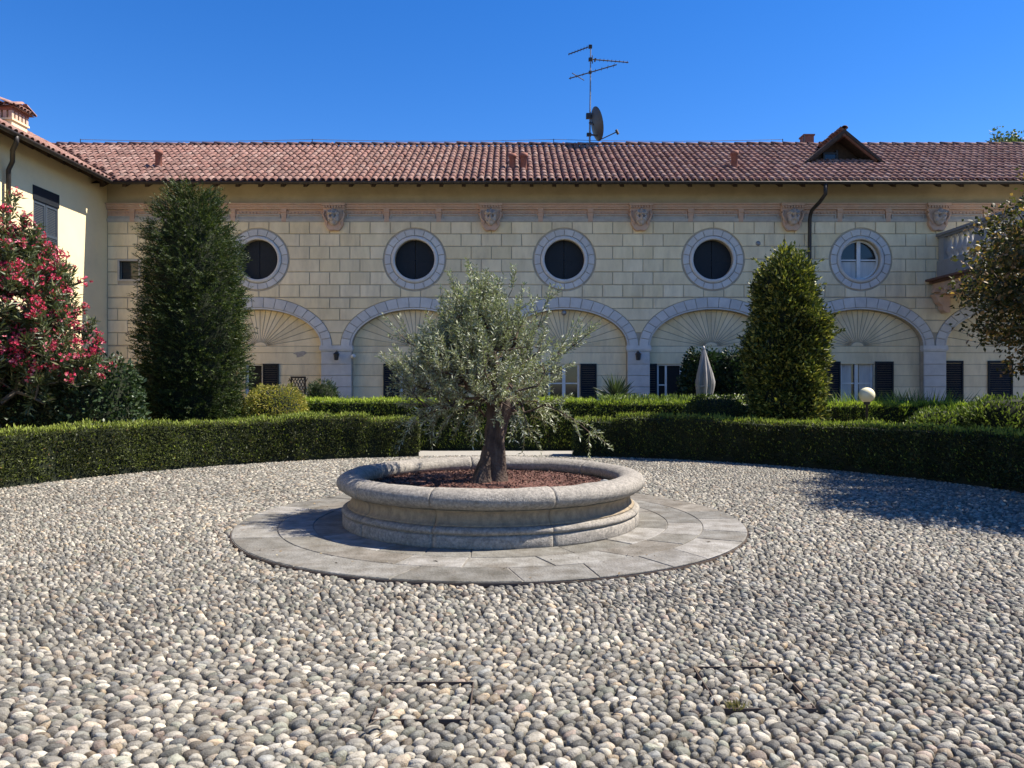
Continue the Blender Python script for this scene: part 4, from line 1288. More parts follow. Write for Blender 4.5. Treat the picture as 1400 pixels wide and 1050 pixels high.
for i in range(7):
    for s, rz in ((-1, -PI / 2), (1, PI / 2)):
        o = link('cap_tile', capv[(i + 2) % 4], chm, np.array([cx + s * (e + .1), cy + (i - 3) * 0.14, z_(149) + .01]) - ORG[chm.name])
        o.rotation_euler = (R(24), 0, rz)

# ================================================================== TERRACE (right), stands on pillars
TX = 13.0
TY0 = 18.9
zd = FZ(383)                                # ledge height
ter = empty('terrace', (14.1, 21, 0), 'stone terrace with balustrade on pillars jutting from the villa at right', 'terrace')
mb = MB()
mb.box(TX - 0.02, 15.2, TY0, YF - 0.05, zd - 0.36, zd - 0.12)
slab = mb.build('floor_slab', M['plaster'], ter)
mb = MB()
mb.box(TX - 0.52, TX + .4, TY0 - .3, YF - 0.06, zd - 0.06, zd + 0.0)
mb.box(TX - 0.40, TX + .4, TY0 - .2, YF - 0.06, zd - 0.12, zd - 0.061)
mb.build('cornice', M['tile_under'], ter)
mb = MB(); mb.box(TX - 0.30, TX + .4, TY0 - .1, YF - 0.06, zd - 0.30, zd - 0.121); mb.box(TX - .22, TX + .4, TY0 - .05, YF - .06, zd - .46, zd - .301); mb.build('soffit_moulding', M['terra'], ter)
y = YF - 0.25
while y > TY0:
    MB().box(TX - 0.38, TX - 0.0, y - .09, y + .09, zd - .40, zd - .30).build('modillion', M['terra'], ter)
    y -= 0.62
bx = FX(1276)
V, F = prism_geo([(TX - .38, zd - .47), (TX + .1, zd - .47), (TX + .1, zd - 1.0), (TX - .02, zd - 1.02), (TX - .12, zd - .92), (TX - .14, zd - .8), (TX - .25, zd - .7), (TX - .3, zd - .58)], YF - .32, YF - .05, 0, .01)
obj('console_bracket', V, F, M['terra'], ter)
zt = FZ(322)
def post(y):  # post, rail, parapet and baluster greys darkened to carry their shade
    mb = MB(); mb.box(TX - .13, TX + .13, y - .14, y + .14, zd + .001, zt - .12); return mb.build('balustrade_post', M['trim'], ter, False, (.32, .32, .32))
mb = MB(); mb.box(TX - .2, TX + .2, TY0 - .1, YF - .06, zt - .06, zt + .02); mb.box(TX - .15, TX + .15, TY0 - .05, YF - .06, zt - .119, zt - .061); mb.build('handrail', M['trim'], ter, False, (.24, .24, .25))
mb = MB(); mb.box(TX - .17, TX + .17, TY0 - .05, YF - .06, zd + .001, zd + .55); mb.build('parapet', M['trim'], ter, False, (.30, .30, .30))
posts = [YF - .22, 21.0, 19.05]
for y in posts: post(y)
h0 = zd + .551; h1 = zt - .12; hh = h1 - h0
bp = [(.075, 0), (.075, .06), (.045, .09), (.05, .14), (.095, .30), (.10, .38), (.07, .55), (.04, .75), (.038, .85), (.06, .9), (.07, .93), (.07, 1.0)]
bal = make_mesh('baluster', *lathe((0, 0, 0), [(r, z * hh) for r, z in bp], 12), M['trim'], True, (.38, .38, .39))
for a, b in zip(posts[:-1], posts[1:]):
    k = int((a - b) / 0.235)
    for i in range(1, k):
        link('baluster', bal, ter, np.array([TX, a - (a - b) * i / k, h0]) - ORG[ter.name])
for y in (19.25,):
    V, F = lathe((TX + .35, y, 0), [(.3, 0), (.3, .15), (.24, .2), (.22, .3), (.20, zd - .95), (.24, zd - .9), (.3, zd - .75), (.3, zd - .465)], 20)
    obj('pillar', V, F, M['trim'], ter, True, (.45, .45, .46))
for y in (19.25,):
    V, F = lathe((14.8, y, 0), [(.3, 0), (.3, .15), (.22, .3), (.20, zd - .95), (.3, zd - .75), (.3, zd - .365)], 16)
    obj('pillar', V, F, M['trim'], ter, True, (.45, .45, .46))

# ================================================================== THINGS ON THE ROOF
ma = at(806, 200, YR)
A = lambda px, py, y=YR: at(px, py, y)
am = empty('antenna_mast', (ma[0], YR, ZR), 'tall thin television antenna mast with three booms on the roof ridge', 'antenna')
mb = MB(); mb.tube([(ma[0], YR, ZR - .05), A(807, 130), A(807.5, 61)], [.032, .026, .02], 8); mb.build('mast', M['metal_grey'], am)
def boom(p, q, elems, el, ax, name='boom'):
    p, q = np.array(p), np.array(q)
    mb = MB(); mb.tube([p, q], .02, 6)
    b = mb.build(name, M['metal_dark'], am)
    mb = MB()
    for f in np.linspace(0.06, 0.97, elems):
        c = p + (q - p) * f
        mb.tube([c - np.array(ax) * el * (1 - .3 * f), c + np.array(ax) * el * (1 - .3 * f)], .008, 4)
    mb.build('element', M['metal_dark'], b)
boom(A(804, 64.5), A(777, 74.5, YR + .2), 7, .16, (.05, 1, .02))
boom(A(806, 81), A(859, 85.5, YR + .3), 10, .14, (.03, 1, 0))
boom(A(843, 88.5, YR + .1), A(778, 107.5, YR - .2), 8, .16, (.02, 1, -.05))
mb = MB()
mb.tube([A(782, 100, YR - .1), A(798.5, 110, YR - .2)], .016, 5); mb.tube([A(809.7, 76), A(809.7, 87)], .018, 5); mb.tube([A(814, 80), A(813, 84.5)], .03, 5)
mb.build('reflector', M['metal_dark'], am)
for (px, py, s) in ((807, 64, .06), (807, 81.5, .06), (806.8, 99, .05)):
    p = A(px, py); MB().box(p[0] - s, p[0] + s, YR - s, YR + s, p[2] - s * .8, p[2] + s * .8).build('clamp', M['metal_dark'], am)
# dish
dc = A(813.5, 170, YR - .15)
dn = np.array([0.955, 0.20, 0.22]); dn /= np.linalg.norm(dn)
ds = empty('satellite_dish', dc, 'dark round satellite dish with feed arm clamped to the antenna mast', 'satellite dish')
a_ = np.cross(dn, [0, 0, 1]); a_ /= np.linalg.norm(a_); b_ = np.cross(a_, dn)
rD = 0.58
V = []; F = []
n = 32
rings = [0.02, .25, .5, .75, .95, 1.0]
for side, off_ in ((0, 0.0), (1, 0.02)):
    for f in rings:
        th = np.arange(n) * 2 * PI / n
        V.append(dc + rD * f * (np.cos(th)[:, None] * a_ + np.sin(th)[:, None] * b_) + dn * (0.13 * f * f - .06 + off_ * (1 - .5 * (f == 1.0))))
V = np.concatenate(V)
k = len(rings)
for sd_ in (0, 1):
    for i in range(k - 1):
        for j in range(n):
            q = sd_ * k * n
            F.append((q + i * n + j, q + i * n + (j + 1) % n, q + (i + 1) * n + (j + 1) % n, q + (i + 1) * n + j))
for j in range(n): F.append(((k - 1) * n + j, (k - 1) * n + (j + 1) % n, k * n + (k - 1) * n + (j + 1) % n, k * n + (k - 1) * n + j))
obj('reflector', V, F, M['dish'], ds, True)
tip = A(844, 180, YR - .1)
mb = MB(); mb.tube([dc - b_ * rD * .98, tip], .018, 6); arm = mb.build('feed_arm', M['metal_dark'], ds)
mb = MB(); mb.tube([tip + [-.04, 0, .06], tip + [.03, 0, -.09]], .05, 8); mb.build('feed_horn', M['metal_dark'], ds)
mb = MB(); mb.box(ma[0] - .12, ma[0] + .05, YR - .08, YR + .08, dc[2] + .25, dc[2] + .42); mb.box(ma[0] - .1, ma[0] + .06, YR - .06, YR + .06, dc[2] - .36, dc[2] - .26); mb.tube([(ma[0], YR, dc[2] + .1), dc - dn * .05], .04, 6); mb.tube([(ma[0], YR, dc[2] - .3), dc - b_ * .4 - dn * .02], .03, 6)
mb.build('mount', M['metal_dark'], ds)
# lightning wire along the ridge on small holders
hold = [at(px, 200, YR)[0] for px in (110, 427, 757, 1070)]
lw = empty('lightning_wire', (hold[0], YR, ZR), 'thin lightning conductor wire held on small posts above the ridge', 'wire')
zwv = ZR + .2
for i, x in enumerate(hold):
    hgt = .26 if px else .26
    MB().tube([(x, YR, ZR + .05), (x, YR, ZR + .25)], .014, 5).build('holder', M['metal_dark'], lw)
mb = MB()
for a, b in zip(hold[:-1], hold[1:]):
    mb.tube([(a + (b - a) * t, YR, ZR + .23 - .06 * 4 * t * (1 - t)) for t in np.linspace(0, 1, 7)], .009, 4)
mb.build('cable', M['metal_grey'], lw)

# ================================================================== VEGETATION
# ---- clipped hedges round the circle
def hedge_surface(name, label, samp, core, n, ca, cb, tips, tf, group=None, L=0.045, Wd=0.022, sprouts=0):
    """samp(n) -> points, normals ; core = (V, F)"""
    V, F = core
    c = np.array([V[:, 0].mean(), V[:, 1].mean(), 0])
    root = empty(name, c, label, 'hedge', group)
    obj('shade_core', V, F, M['core'], root)  # near-black core: the shade inside the hedge put into its colour
    P, N = samp(n)
    P = P + N * (0.045 * sumwave(P, 4, 11) + 0.04 * sumwave(P * [1, 1, .35], 13, 12) - 0.03 * np.abs(rng.normal(size=n)))[:, None]
    D = unit(N * 0.7 + rdir(n) * 0.8 + [0, 0, 0.35])
    cols = leafcols(n, ca, cb)
    patch = np.clip(0.5 + 0.9 * sumwave(P, 2.3, 31), 0, 1)[:, None]
    streak = np.clip(0.5 + 1.1 * sumwave(P * [1, 1, .3], 16, 32), 0, 1)[:, None]
    cols = cols * (0.75 + 0.5 * patch) * (.75 + .5 * streak)
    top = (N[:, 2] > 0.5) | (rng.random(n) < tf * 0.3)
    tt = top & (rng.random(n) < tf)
    cols[tt] = np.array(tips) * rng.uniform(0.7, 1.25, (tt.sum(), 1))  # paler tops: young tips, with sunlight put into their colour
    dead = rng.random(n) < 0.015
    cols[dead] = np.array([.20, .13, .05])
    Ls = L * rng.uniform(0.6, 1.4, n)
    Ls[tt] *= 1.3
    sp = tt & (rng.random(n) < .25)
    P[sp, 2] += rng.random(sp.sum()) * .06
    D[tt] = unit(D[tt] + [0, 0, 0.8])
    leaves('foliage', P, D, Ls, Wd * rng.uniform(0.7, 1.3, n), cols, M['leaf_hedge'], root)
    return root
def arc_hedge(name, label, r0, r1, a0, a1, hf, n, **kw):
    """angles measured from +y towards -x (degrees, negative = right side)"""
    def pt(r, a): return PC[0] - r * np.sin(a), PC[1] + r * np.cos(a)
    A0, A1 = R(min(a0, a1)), R(max(a0, a1))
    k = 60
    th = np.linspace(A0, A1, k)
    e = 0.05
    V = []
    for (r, top) in ((r0 + e, 0), (r0 + e, 1), (r1 - e, 1), (r1 - e, 0)):
        x, y = pt(r, th); z = np.where(top, hf(np.degrees(th)) - e, -0.04)
        V.append(np.stack([x, y, z * np.ones(k)], 1))
    V = np.concatenate(V)
    F = [(s * k + i, s * k + i + 1, (s + 1) * k + i + 1, (s + 1) * k + i) for s in range(3) for i in range(k - 1)]
    F += [(0, k, 2 * k, 3 * k), (k - 1, 4 * k - 1, 3 * k - 1, 2 * k - 1)]
    def samp(n):
        L = (A1 - A0)
        ar = np.array([r0 * L * 0.9 * 1.4, r1 * L * 0.5, (r1 - r0) * L * (r0 + r1) / 2 * 1.3, (r1 - r0) * 0.9, (r1 - r0) * 0.9])
        kind = rng.choice(5, n, p=ar / ar.sum())
        a = rng.uniform(A0, A1, n); a = np.where(kind == 3, A0, np.where(kind == 4, A1, a))
        r = np.where(kind == 0, r0, np.where(kind == 1, r1, rng.uniform(r0, r1, n)))
        x, y = pt(r, a)
        h = hf(np.degrees(a))
        z0_ = .06 + .06 * np.sin(a * 90) * np.sin(a * 37)
        z = np.where(kind == 2, h, z0_ + (h - z0_) * rng.random(n))
        rad = np.stack([-np.sin(a), np.cos(a), 0 * a], 1); tan = np.stack([-np.cos(a), -np.sin(a), 0 * a], 1)
        N = np.where((kind == 0)[:, None], -rad, np.where((kind == 1)[:, None], rad, np.where((kind == 2)[:, None], [0, 0, 1.0], np.where((kind == 3)[:, None], -tan, tan))))
        return np.stack([x, y, z], 1), N
    return hedge_surface(name, label, samp, (V, F), n, **kw)
def step(a, lo, hi, a0, a1): return np.where((a > a0) & (a < a1), hi, lo)
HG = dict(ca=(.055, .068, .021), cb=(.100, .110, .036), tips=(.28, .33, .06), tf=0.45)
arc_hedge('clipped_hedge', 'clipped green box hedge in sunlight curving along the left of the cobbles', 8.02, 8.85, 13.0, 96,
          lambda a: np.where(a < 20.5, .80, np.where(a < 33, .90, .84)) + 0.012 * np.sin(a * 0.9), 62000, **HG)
HD = dict(ca=(.034, .052, .016), cb=(.066, .082, .024), tips=(.30, .35, .06), tf=0.45)  # leaf tones darker than HG: this hedge's shade is put into the colour
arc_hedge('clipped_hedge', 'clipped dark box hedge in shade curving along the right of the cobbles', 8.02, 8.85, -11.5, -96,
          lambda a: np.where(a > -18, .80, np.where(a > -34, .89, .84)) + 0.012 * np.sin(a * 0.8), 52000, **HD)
def box_hedge(name, label, x0, x1, y0, y1, h, n, **kw):
    e = 0.05
    V, F = box(x0 + e, x1 - e, y0 + e, y1 - e, -0.02, h - e)
    def samp(n):
        ar = np.array([(x1 - x0) * h * 1.6, (x1 - x0) * h * .3, (x1 - x0) * (y1 - y0) * 1.4, (y1 - y0) * h, (y1 - y0) * h])
        kd = rng.choice(5, n, p=ar / ar.sum())
        x = np.where(kd == 3, x0, np.where(kd == 4, x1, rng.uniform(x0, x1, n)))
        y = np.where(kd == 0, y0, np.where(kd == 1, y1, rng.uniform(y0, y1, n)))
        z = np.where(kd == 2, h, .03 + (h - .03) * rng.random(n))
        Ns = np.array([(0, -1, 0), (0, 1, 0), (0, 0, 1), (-1, 0, 0), (1, 0, 0)], float)
        return np.stack([x, y, z], 1), Ns[kd]
    return hedge_surface(name, label, samp, (V, F), n, **kw)
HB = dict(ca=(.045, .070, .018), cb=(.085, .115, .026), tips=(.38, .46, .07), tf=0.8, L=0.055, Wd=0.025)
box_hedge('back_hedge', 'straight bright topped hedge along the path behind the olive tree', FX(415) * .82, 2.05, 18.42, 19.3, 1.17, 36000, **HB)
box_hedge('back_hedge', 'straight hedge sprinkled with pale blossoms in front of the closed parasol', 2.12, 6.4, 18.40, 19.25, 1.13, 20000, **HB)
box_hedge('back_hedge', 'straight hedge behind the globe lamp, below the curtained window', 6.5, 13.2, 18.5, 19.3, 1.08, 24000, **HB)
# pale blossoms on the middle back hedge
n = 420
P = np.stack([rng.uniform(2.2, 6.3, n), rng.uniform(18.35, 19.2, n), rng.uniform(1.08, 1.32, n)], 1)
P = P[sumwave(P, 2.2, 5) > 0.0]; n = len(P)
bl = empty('white_shrub_blossoms', (4.2, 18.8, 1.1), 'loose pale blossoms and shoots on top of the middle back hedge', 'blossoms')
q = np.repeat(P, 5, 0) + rng.normal(size=(n * 5, 3)) * .02
leaves('petals', q, rdir(n * 5) + [0, 0, .4], .05, .03, leafcols(n * 5, (.62, .60, .50), (.75, .74, .66)), M['petal'], bl)
n2 = 1600
P = np.stack([rng.uniform(2.15, 6.35, n2), rng.uniform(18.4, 19.2, n2), rng.uniform(1.05, 1.28, n2)], 1)
leaves('shoots', P, rdir(n2) * .5 + [0, 0, 1], .11, .03, leafcols(n2, (.10, .15, .035), (.20, .25, .06)), M['leaf_soft'], bl)

# ---- the two columnar evergreens
def prof_col(pts):
    t, r = zip(*pts)
    return lambda q: np.interp(q, t, r)
p = at(266, 0, 16.6)
blob('columnar_yew', 'tall dark columnar yew behind the left hedge', 'tree', (p[0], 16.6, 0), (.96, .96, 5.85), 48000, .075, .014,
     (.020, .038, .011), (.050, .075, .018), M['leaf_yew'], (.13, .155, .035), 0.14, lump=.17, lf=2.6, up=.40, core=.86, depth=.12, seed=3, tuft=2500, tsize=.06, stray=3600, slen=(.14, .40), sstart=.84, sk=22,
     prof=prof_col([(0, .78), (.12, .84), (.3, .97), (.5, 1.0), (.7, .92), (.83, .74), (.92, .50), (.975, .28), (1, .10)]))
p = at(1075, 0, 16.6)
blob('columnar_laurel', 'shorter leafy columnar evergreen with yellowish lit right side behind the right hedge', 'tree', (p[0], 16.6, 0), (.77, .78, 4.5), 36000, .10, .042,
     (.038, .056, .013), (.085, .105, .024), M['leaf_gloss'], (.34, .32, .07), 0.3, lump=.22, lf=4.6, up=.45, core=.84, depth=.14, seed=8, tuft=1500, tsize=.09, stray=120,
     prof=prof_col([(0, .80), (.15, .92), (.4, 1.0), (.65, .97), (.82, .84), (.92, .60), (.98, .30), (1, .08)]))
# ---- topiary and shrubs
p = at(377, 0, 17.0)
blob('golden_shrub', 'low rounded yellowish green shrub between yew and left hedge', 'shrub', (p[0], 17.0, 0), (.74, .7, 1.58), 14000, .042, .024,
     (.16, .18, .03), (.28, .26, .05), M['leaf_soft'], (.46, .38, .09), .4, lump=.02, lf=6, seed=12, depth=.10)
p = at(976, 0, 16.9)
blob('dome_topiary', 'dark clipped dome shaped bush behind the right hedge', 'shrub', (p[0], 16.9, 0), (.72, .66, 1.36), 11000, .045, .02,
     (.028, .045, .012), (.06, .08, .02), M['leaf_hedge'], (.12, .15, .03), .05, lump=.02, seed=14, depth=.10)
p = at(170, 0, 15.0)
blob('camellia_bush', 'glossy dark green bush at the foot of the red oleander', 'shrub', (at(134, 0, 14.6)[0], 14.6, 0), (.85, .75, 2.15), 7000, .10, .055,
     (.030, .055, .025), (.055, .085, .035), M['leaf_gloss'], (.09, .12, .05), .1, lump=.12, seed=17, up=.1, depth=.3)
blob('camellia_bush', 'glossy dark green bush under the oleander beside the wing wall', 'shrub', (at(55, 0, 14.9)[0], 14.9, 0), (1.5, .9, 2.2), 12000, .10, .055,
     (.025, .045, .02), (.05, .075, .03), M['leaf_gloss'], None, 0, lump=.12, seed=18, up=.1, depth=.3)
blob('dark_shrub', 'dense dark shrub in the shaded corner between wing and yew', 'shrub', (at(172, 0, 18.4)[0], 18.4, 0), (1.15, .8, 2.1), 9000, .10, .05,
     (.022, .036, .013), (.04, .06, .018), M['leaf_gloss'], None, 0, lump=.12, seed=19, depth=.3)
blob('dark_shrub', 'low dark shrub behind the yew below the corner bay', 'shrub', (at(225, 0, 19.6)[0], 19.6, 0), (1.1, .8, 1.9), 6000, .10, .05,
     (.022, .036, .013), (.04, .06, .018), M['leaf_gloss'], None, 0, lump=.12, seed=20, depth=.3)
blob('climbing_bush', 'big dark leafy bush against the wall behind the closed parasol', 'shrub', (at(962, 0, 21.6)[0], 21.6, 0), (.72, .6, 2.62), 8000, .11, .06,
     (.022, .045, .02), (.045, .075, .03), M['leaf_gloss'], None, 0, lump=.15, seed=21, depth=.3)
blob('climbing_bush', 'dark leafy bush against the wall beside the right column tree', 'shrub', (at(1005, 0, 21.5)[0], 21.5, 0), (.68, .6, 2.6), 7000, .11, .06,
     (.02, .04, .02), (.04, .07, .03), M['leaf_gloss'], None, 0, lump=.15, seed=22, depth=.3)
blob('juniper_bush', 'dark juniper mound in front of the first grey pier', 'shrub', (at(441, 0, 20.6)[0], 20.6, 0), (.45, .45, 1.72), 4500, .10, .02,
     (.03, .055, .02), (.06, .09, .03), M['leaf_yew'], None, 0, lump=.08, seed=23, up=.8)
def clump(name, label, c, r, h, n, L, Wd, ca, cb, m, bend=.5, group=None, cat='plant'):
    """tuft of arching strap leaves, each leaf three segments long"""
    c = np.array(c, float)
    root = empty(name, c, label, cat, group)
    a = rng.uniform(0, 2 * PI, n); rr = r * np.sqrt(rng.random(n))
    B = c + np.stack([rr * np.cos(a) * .6, rr * np.sin(a) * .6, np.full(n, .0)], 1)
    out = np.stack([np.cos(a), np.sin(a), 0 * a], 1)
    le = h * rng.uniform(.6, 1.1, n)
    D = unit(out * rng.uniform(.1, .7, (n, 1)) + [0, 0, 1] + rdir(n) * .15)
    side = unit(np.cross(D, [0, 0, 1.0]) + rdir(n) * .3)
    V = []; ws = (.6, 1.0, .75, .03)
    for s in range(4):
        f = s / 3
        cpt = B + D * (le * f)[:, None] + (out * (bend * f * f) - [0, 0, 1] * np.array(bend * .35 * f * f))* le[:, None] * .6
        V += [cpt - side * Wd * ws[s] * .5, cpt + side * Wd * ws[s] * .5]
    V = np.stack(V, 1)
    F = np.concatenate([np.arange(n)[:, None] * 8 + np.array([2 * s, 2 * s + 1, 2 * s + 3, 2 * s + 2]) for s in range(3)], 1).reshape(-1, 4)
    obj('leaf_tuft', V.reshape(-1, 3), F, m, root, False, np.repeat(leafcols(n, ca, cb), 8, 0))
    return root
p = at(841, 0, 20.9)
yc = empty('yucca', (p[0], 20.9, 0), 'spiky yucca with sword leaves in front of the grey pier', 'plant')
V, F = tube([(p[0], 20.9, -.02), (p[0] + .03, 20.9, .6), (p[0], 20.9, 1.3)], [.09, .075, .06], 8); obj('stem', V, F, M['twig'], yc, True)
n = 120
a = rng.uniform(0, 2 * PI, n); el = rng.uniform(-.35, 1.45, n)
D = np.stack([np.cos(a) * np.cos(el), np.sin(a) * np.cos(el), np.sin(el)], 1)
leaves('sword_leaves', np.array([p[0], 20.9, 1.3]) + D * .03 + [0, 0, .0] - np.array([0, 0, .25]) * rng.random((n, 1)), D, .68, .045, leafcols(n, (.05, .075, .04), (.09, .115, .055)), M['leaf_gloss'], yc, .15)
for i, (px, Y, h, lab) in enumerate([(1150, 19.6, 1.30, 'strappy green plant clump left of the curtained window'), (1205, 19.7, 1.38, 'strappy green plant clump under the right shutter of the curtained window'),
                                (1262, 19.6, 1.40, 'strappy green plant clump in front of the grey pier near the terrace'), (1335, 18.0, 1.15, 'strappy green plant clump between the two dark shutters near the terrace')]):
    q = at(px, 0, Y)
    clump('strap_leaf_plant', lab, (q[0], Y, 0), .85, h + .12, 700, 0, .045, (.09, .14, .03), (.19, .26, .06), M['leaf_soft'], .25)
for i, (px, Y, rx, h, lab) in enumerate([(1300, 17.6, 1.1, 1.05, 'loose light green shrub behind the right hedge below the terrace console'), (1385, 16.9, 1.2, 1.35, 'loose light green shrub under the copper tree by the terrace'),
                                    (1432, 17.2, 1.0, 1.3, 'loose light green shrub beside the terrace pillar')]):
    q = at(px, 0, Y)
    blob('loose_shrub', lab, 'shrub', (q[0], Y, 0), (rx, .8, h), 7000, .09, .04, (.06, .095, .022), (.12, .16, .04), M['leaf_soft'], (.24, .28, .07), .3, lump=.16, lf=5, seed=40 + i, up=.7, depth=.3)
for i, (px, Y, h, lab) in enumerate([(365, 19.3, 1.45, 'grassy light green plants behind the golden shrub'), (412, 19.7, 1.42, 'grassy light green plants before the lattice box')]):
    q = at(px, 0, Y)
    clump('grassy_plant', lab, (q[0], Y, 0), .8, h + .1, 600, 0, .035, (.10, .15, .035), (.19, .24, .07), M['leaf_soft'])

# ---- olive tree
oz = 0.455
fork = at(688, 556, 8.9)
tp = np.array([at(664, 0, 8.9), at(672, 0, 8.9), at(677, 0, 8.9), at(681, 0, 8.9), at(687, 0, 8.9)]); tp[:, 2] = [oz - .03, .72, .95, 1.15, fork[2]]
tp[:, 1] = [8.85, 8.87, 8.9, 8.92, 8.93]
olive = empty('olive_tree', (tp[0][0], 8.85, oz), 'gnarled silver green olive tree growing in the stone planter', 'tree')
def trunk_mesh():
    k, na = 40, 48
    V = []
    for i in range(k):
        f = i / (k - 1)
        z = oz - .03 + (fork[2] + .10 - oz + .03) * f
        cx_ = np.interp(z, tp[:, 2], tp[:, 0]); cy_ = np.interp(z, tp[:, 2], tp[:, 1])
        th = np.arange(na) * 2 * PI / na
        tw = th + 1.6 * f
        r = .118 + .095 * math.exp(-f * 7.5) * (1 + .45 * np.cos(3 * th + .5)) + .05 * max(0, f - .75) / .25
        r = r * (1 + .14 * np.sin(3 * tw + 1) + .09 * np.sin(5 * tw + 2.2) + .05 * np.sin(9 * tw + 5 * f))
        q = np.stack([cx_ + r * np.cos(th), cy_ + r * np.sin(th), np.full(na, z)], 1)
        q[:, :2] += (.026 * sumwave(q * [1, 1, .5], 15, 2) + .018 * sumwave(q * [1, 1, .4], 42, 3))[:, None] * np.stack([np.cos(th), np.sin(th)], 1)
        V.append(q)
    V = np.concatenate(V + [np.array([[fork[0], 8.93, fork[2] + .13]])])
    F = [(i * na + j, i * na + (j + 1) % na, (i + 1) * na + (j + 1) % na, (i + 1) * na + j) for i in range(k - 1) for j in range(na)]
    F += [((k - 1) * na + j, (k - 1) * na + (j + 1) % na, k * na) for j in range(na)]
    obj('trunk', V, F, M['bark'], olive, True)
trunk_mesh()
def ell_points(n, c, r, shell=.55):
    d = rdir(n)
    rr = shell + (1 - shell) * rng.random(n) ** .7
    return np.array(c) + d * rr[:, None] * np.array(r)
cA = at(677, 462, 8.95); cB = at(668, 515, 8.95)
T = np.concatenate([ell_points(370, cA, (.70, .68, .56), .2), ell_points(560, cB, (1.04, 1.02, .60), .25)])
keep = (T[:, 2] > 1.10) & ~((np.hypot(T[:, 0] - fork[0], T[:, 1] - 8.93) < .45) & (T[:, 2] < 1.35))
g_ = sumwave(T, 3.4, 15)
keep &= g_ > -.38
T = T[keep]
T = np.concatenate([T, [at(548, 458, 8.7), at(560, 470, 8.8), at(575, 480, 8.6), at(798, 462, 8.9), at(782, 474, 8.95), at(765, 486, 8.9), at(748, 498, 8.9), at(805, 590, 8.4), at(785, 574, 8.45), at(765, 562, 8.5), at(745, 553, 8.6), at(570, 575, 8.6),
                        at(653, 385, 8.9), at(622, 398, 8.8), at(748, 412, 9.0), at(545, 510, 8.7), at(700, 396, 9.1), at(720, 585, 8.6)]])
nodes, par, tips = grow(list(tp[-2:]) , T, .6, .14, .022)
V, F, rad = skeleton_mesh(nodes, par, tips, .0052, 2.1, .085, skip=1)
obj('branches', V, F, M['bark'], olive, True)
LP, LD, TWV, TWF, off = [], [], [], [], 0
cen = np.array([fork[0], 8.93, 1.65])
for i in range(len(nodes)):
    if i not in set() and (rad[i] < .02) and i > 3:
        istip = i in tips
        ns = 3 if rng.random() < .55 else 2
        if not istip: ns = 1 if rng.random() < .6 else 0
        base = nodes[i]
        o_ = base - cen
        o_ = o_ / (np.linalg.norm(o_) + 1e-6)
        for s in range(ns):
            ln = rng.uniform(.14, .34)
            d = o_ * .75 + np.array([0, 0, .60 if base[2] > 1.35 else .08]) + rng.normal(size=3) * .42
            d /= np.linalg.norm(d)
            k = int(ln / .0175)
            t = (np.arange(k) + 1) / k
            bend = np.array([0, 0, -.10 if base[2] < 1.35 else .03])
            pts = base + d * (ln * t)[:, None] + bend * (t ** 2)[:, None]
            v, f = tube(np.array([base, pts[k // 2], pts[-1]]), np.array([.004, .003, .0015]), 3, caps=False)
            TWV.append(v); TWF += [tuple(x + off for x in q) for q in f]; off += len(v)
            sd_ = np.cross(d, rng.normal(size=3)); sd_ /= np.linalg.norm(sd_)
            s2 = np.cross(d, sd_)
            for e_ in (-1, 1):
                w_ = np.where((np.arange(k) % 2 == 0)[:, None], sd_, s2) * e_
                LP.append(pts); LD.append(unit(d * .75 + w_ * .8 + rng.normal(size=(k, 3)) * .28))
P = np.concatenate(LP); D = np.concatenate(LD)
obj('twigs', np.concatenate(TWV), TWF, M['twig'], olive)
n = len(P)
print('olive leaves', n)
oc = leafcols(n, (.185, .21, .10), (.27, .285, .16))
sil = rng.random(n) < .30
oc[sil] = np.array([.40, .42, .32]) * rng.uniform(.8, 1.15, (sil.sum(), 1))
leaves('crown', P, D, .058 * rng.uniform(.65, 1.25, n), .0135 * rng.uniform(.8, 1.25, n), oc, M['leaf_olive'], olive, .15)

# ---- generic broadleaf tree from a grown skeleton
def leafy_tree(name, label, base, forkp, T, nper, L, Wd, ca, cb, m, rt=.006, rmax=.12, tips_c=None, tf=0., spread=.22, cat='tree', trunk_r=(.16, .11)):
    base = np.array(base, float); forkp = np.array(forkp, float)
    root = empty(name, base, label, cat)
    mid = (base + forkp) / 2 + rng.normal(size=3) * [.05, .05, 0]
    V, F = tube([base - [0, 0, .05], base + [0, 0, .12], mid, forkp], [trunk_r[0] * 1.35, trunk_r[0], (trunk_r[0] + trunk_r[1]) / 2, trunk_r[1]], 12)
    obj('trunk', V, F, M['twig'], root, True)
    nodes, par, tips = grow([mid, forkp], T, .6, .28, .05)
    V, F, rad = skeleton_mesh(nodes, par, tips, rt, 2.1, rmax, skip=1)
    obj('branches', V, F, M['twig'], root, True)
    src = nodes[np.where(rad < rt * 3.2)[0]]
    src = src[np.linalg.norm(src - forkp, axis=1) > .3]
    P = np.repeat(src, nper, 0)
    n = len(P)
    P = P + rng.normal(size=(n, 3)) * np.array([spread, spread, spread * .55])
    D = unit(unit(P - forkp) * .6 + rdir(n) * .9 + [0, 0, -.15])
    print(name, 'leaves', n)
    leaves('crown', P, D, L * rng.uniform(.6, 1.3, n), Wd * rng.uniform(.7, 1.3, n), leafcols(n, ca, cb, tips_c, tf), m, root)
    return root
